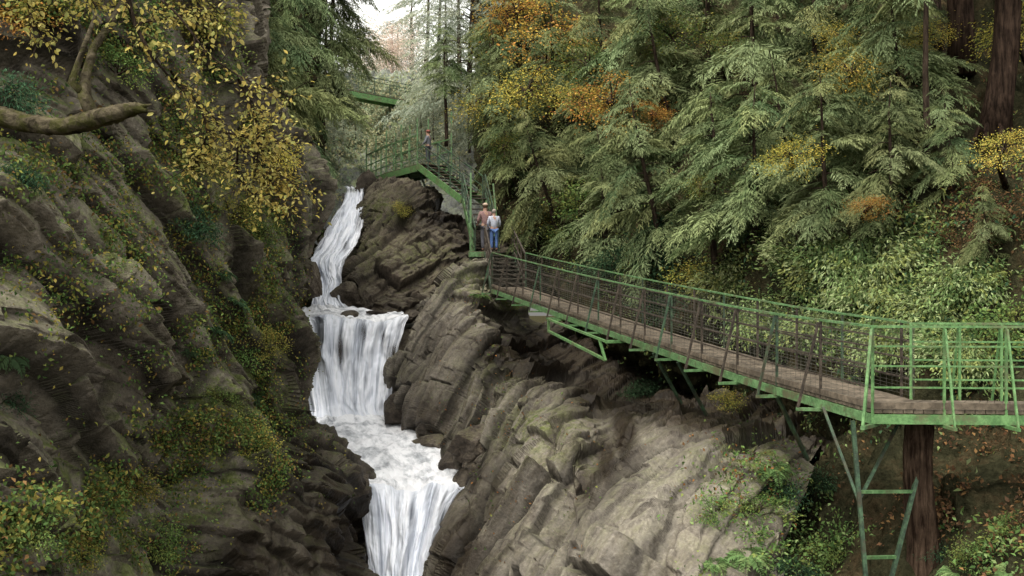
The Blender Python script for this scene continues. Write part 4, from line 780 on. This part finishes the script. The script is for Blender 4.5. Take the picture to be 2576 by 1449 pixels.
# far bridge
fbB = empty('footbridge', at(975, 250, 74)); tag(fbB, 'short green footbridge crossing high over the gorge in the distance', 'footbridge'); bo = Vector(fbB.location)
E0 = at(860, 232, 71)-bo; E1 = at(1095, 272, 76)-bo; E1.z = E0.z-.35; mb = MB(); mb.beam(E0, E1, .12, .4).beam(E0+Vector((-.2, 1.3, 0)), E1+Vector((-.2, 1.3, 0)), .12, .4); mb.build('beam', M['bgreen'], fbB)
mb = MB(); mb.slab([E0+Zv*.3, E1+Zv*.3, E1+Vector((-.2, 1.3, .3)), E0+Vector((-.2, 1.3, .3))], .05); mb.build('deck', M['wood'], fbB)
railing(fbB, [bo+E0+Zv*.3, bo+E1+Zv*.3], 1.2, 6, M['dkgreen'], None, .04); railing(fbB, [bo+E0+Vector((-.2, 1.3, .3)), bo+E1+Vector((-.2, 1.3, .3))], 1.2, 6, M['dkgreen'], None, .04)

# ------------------------------------------------------------------ people
def skin(nodes, edges, root, sub=1):
    me = bpy.data.meshes.new('body'); keys = list(nodes); ix = {k: i for i, k in enumerate(keys)}
    me.from_pydata([nodes[k][0] for k in keys], [(ix[a], ix[b]) for a, b in edges], []); o = bpy.data.objects.new('tmp', me); C.objects.link(o)
    mo = o.modifiers.new('s', 'SKIN'); sv = me.skin_vertices[0].data
    for k in keys:
        r = nodes[k][1]; sv[ix[k]].radius = r if isinstance(r, tuple) else (r, r); sv[ix[k]].use_root = (k == root)
    s2 = o.modifiers.new('d', 'SUBSURF'); s2.levels = sub; s2.render_levels = sub
    dg = bpy.context.evaluated_depsgraph_get(); dg.update(); m2 = bpy.data.meshes.new_from_object(o.evaluated_get(dg)); bpy.data.objects.remove(o)
    m2.materials.clear(); m2.polygons.foreach_set('use_smooth', [True]*len(m2.polygons)); return m2
def person(label, loc, rz, shirt, legs, cap, hair, s=1.0):
    t = empty('person', loc, rz); t.scale = (s, s, s); tag(t, label, 'person')
    n = {'pel': ((0, 0, .95), (.14, .11)), 'sp': ((0, 0, 1.12), (.125, .10)), 'ch': ((0, -.01, 1.32), (.15, .11)), 'nk': ((0, 0, 1.47), .055), 'hb': ((0, .015, 1.55), (.07, .08)), 'hd': ((0, .015, 1.64), (.08, .098)), 'ct': ((0, .005, 1.72), .06), 'no': ((0, .125, 1.60), .014)}
    e = [('pel', 'sp'), ('sp', 'ch'), ('ch', 'nk'), ('nk', 'hb'), ('hb', 'hd'), ('hd', 'ct'), ('hb', 'no')]
    jk = {'pel': ((0, 0, .90), (.165, .13)), 'sp': ((0, 0, 1.12), (.155, .125)), 'ch': ((0, -.01, 1.33), (.175, .13)), 'nk': ((0, 0, 1.46), (.08, .075))}; je = [('pel', 'sp'), ('sp', 'ch'), ('ch', 'nk')]
    tr = {'pel': ((0, 0, .95), (.15, .12))}; te = []; sh = MB()
    for sg, c in ((-1, 'l'), (1, 'r')):
        P_ = {'s': (sg*.185, 0, 1.40), 'e': (sg*.25, .04, 1.14), 'w': (sg*.22, .22, 1.02), 'p': (sg*.215, .28, 1.0)}
        n.update({c+'s': (P_['s'], .06), c+'e': (P_['e'], .045), c+'w': (P_['w'], .03), c+'p': (P_['p'], (.038, .02))}); e += [('ch', c+'s'), (c+'s', c+'e'), (c+'e', c+'w'), (c+'w', c+'p')]
        for k in range(4):
            x = sg*.215+(k-1.5)*.019; l = (.05, .06, .056, .045)[k]
            n[f'{c}f{k}'] = ((x, .31+l*.4, 1.0), .009); n[f'{c}g{k}'] = ((x, .32+l*.8, .975), .008); e += [(c+'p', f'{c}f{k}'), (f'{c}f{k}', f'{c}g{k}')]
        n[c+'t'] = ((sg*.215-sg*.045, .29, .99), .01); e.append((c+'p', c+'t'))
        jk.update({c+'s': (P_['s'], .075), c+'e': (P_['e'], .06), c+'w': (tuple(np.array(P_['w'])*.97+np.array(P_['e'])*.03), .045)}); je += [('ch', c+'s'), (c+'s', c+'e'), (c+'e', c+'w')]
        n.update({c+'h': ((sg*.09, 0, .88), .09), c+'k': ((sg*.10, .02, .50), .06), c+'a': ((sg*.10, -.02, .09), .04), c+'o': ((sg*.11, .12, .045), .035)}); e += [('pel', c+'h'), (c+'h', c+'k'), (c+'k', c+'a'), (c+'a', c+'o')]
        tr.update({c+'h': ((sg*.09, 0, .86), .105), c+'k': ((sg*.10, .02, .50), .078), c+'a': ((sg*.10, -.02, .12), .062)}); te += [('pel', c+'h'), (c+'h', c+'k'), (c+'k', c+'a')]
        sh.tube([(sg*.10, -.08, .045), (sg*.10, -.02, .06), (sg*.11, .1, .045), (sg*.11, .17, .035)], [.035, .052, .045, .02], 8)
    sk = paint_mat('skin tone', (.42, .25, .18), (.5, .31, .23), .6)
    link('body', skin(n, e, 'pel'), sk, t); link('jacket', skin(jk, je, 'pel'), shirt, t); link('trousers', skin(tr, te, 'pel'), legs, t); sh.build('shoes', M['barkD'], t, True)
    hm = ico(3); hv = np.array([v.co[:] for v in hm.vertices]); hv = hv*np.array([.092, .11, .10]); hv += np.array([0, .005, 1.655]); fr = hv[:, 1] > .05; hv[fr, 2] = np.maximum(hv[fr, 2], 1.68); hv[:, 2] = np.maximum(hv[:, 2], 1.58)
    hm.vertices.foreach_set('co', hv.astype(np.float32).ravel()); hm.update(); hm.polygons.foreach_set('use_smooth', [True]*len(hm.polygons)); link('hair', hm, hair, t)
    if cap:
        cm = ico(3); cv = np.array([v.co[:] for v in cm.vertices])*np.array([.102, .118, .09]); cv[:, 2] = np.maximum(cv[:, 2], -.005); br = (cv[:, 1] > .06) & (cv[:, 2] < .02); cv[br, 1] += .07; cv += np.array([0, .01, 1.68])
        cm.vertices.foreach_set('co', cv.astype(np.float32).ravel()); cm.update(); cm.polygons.foreach_set('use_smooth', [True]*len(cm.polygons)); link('cap', cm, cap, t)
    return t
fab = lambda nm, c: paint_mat(nm, tuple(x*.85 for x in c), c, .9, 8)
hairm = fab('brown hair', (.12, .07, .04))
person('person in a pale jacket and blue jeans with back turned, on the landing', (-.70, 38.95, zl), .15, fab('pale jacket', (.55, .58, .68)), fab('blue denim', (.10, .18, .40)), None, fab('grey hair', (.35, .30, .26)), .95)
person('person in a dusty pink shirt and tan cap ahead of the one in jeans', (-1.06, 39.8, zl), .3, fab('dusty pink shirt', (.34, .21, .20)), fab('grey trousers', (.12, .12, .14)), fab('tan cap', (.55, .42, .32)), hairm, 1.12)
person('person in a red cap standing by the rail of the upper platform', U0.lerp(U1, .12)+R1*.45, 1.2, fab('grey shirt', (.19, .20, .22)), fab('dark trousers', (.08, .085, .10)), fab('dull red cap', (.30, .10, .08)), hairm, .95)

# ------------------------------------------------------------------ light, world, camera
w = bpy.data.worlds.new('World'); S.world = w; w.use_nodes = True; nt = w.node_tree; bg = nt.nodes['Background']
sky = nt.nodes.new('ShaderNodeTexSky'); sky.sky_type = 'NISHITA'; sky.sun_disc = False; sky.sun_elevation = math.radians(62); sky.sun_rotation = math.radians(-135); sky.dust_density = 3.0
hs = nt.nodes.new('ShaderNodeHueSaturation'); hs.inputs['Saturation'].default_value = .10; hs.inputs['Value'].default_value = 3.0
nt.links.new(sky.outputs[0], hs.inputs['Color']); nt.links.new(mix(nt, 1.0, hs.outputs[0], (1.0, .975, .91), 'MULTIPLY'), bg.inputs[0]); bg.inputs[1].default_value = .15
sl = bpy.data.lights.new('sun', 'SUN'); sl.energy = 1.3; sl.angle = math.radians(30); sl.color = (1, .91, .78); so = bpy.data.objects.new('sun', sl); C.objects.link(so)
so.rotation_euler = Vector((-.33, -.33, .88)).to_track_quat('Z', 'Y').to_euler()
cam = bpy.data.cameras.new('camera'); cam.lens = 35; cam.sensor_width = 36; cam.clip_end = 2000; co_ = bpy.data.objects.new('camera', cam); C.objects.link(co_)
co_.location = (0, 0, ZC); co_.rotation_euler = (math.radians(90), 0, 0); S.camera = co_
S.view_settings.view_transform = 'Standard'; S.view_settings.look = 'None'; S.view_settings.exposure = 0
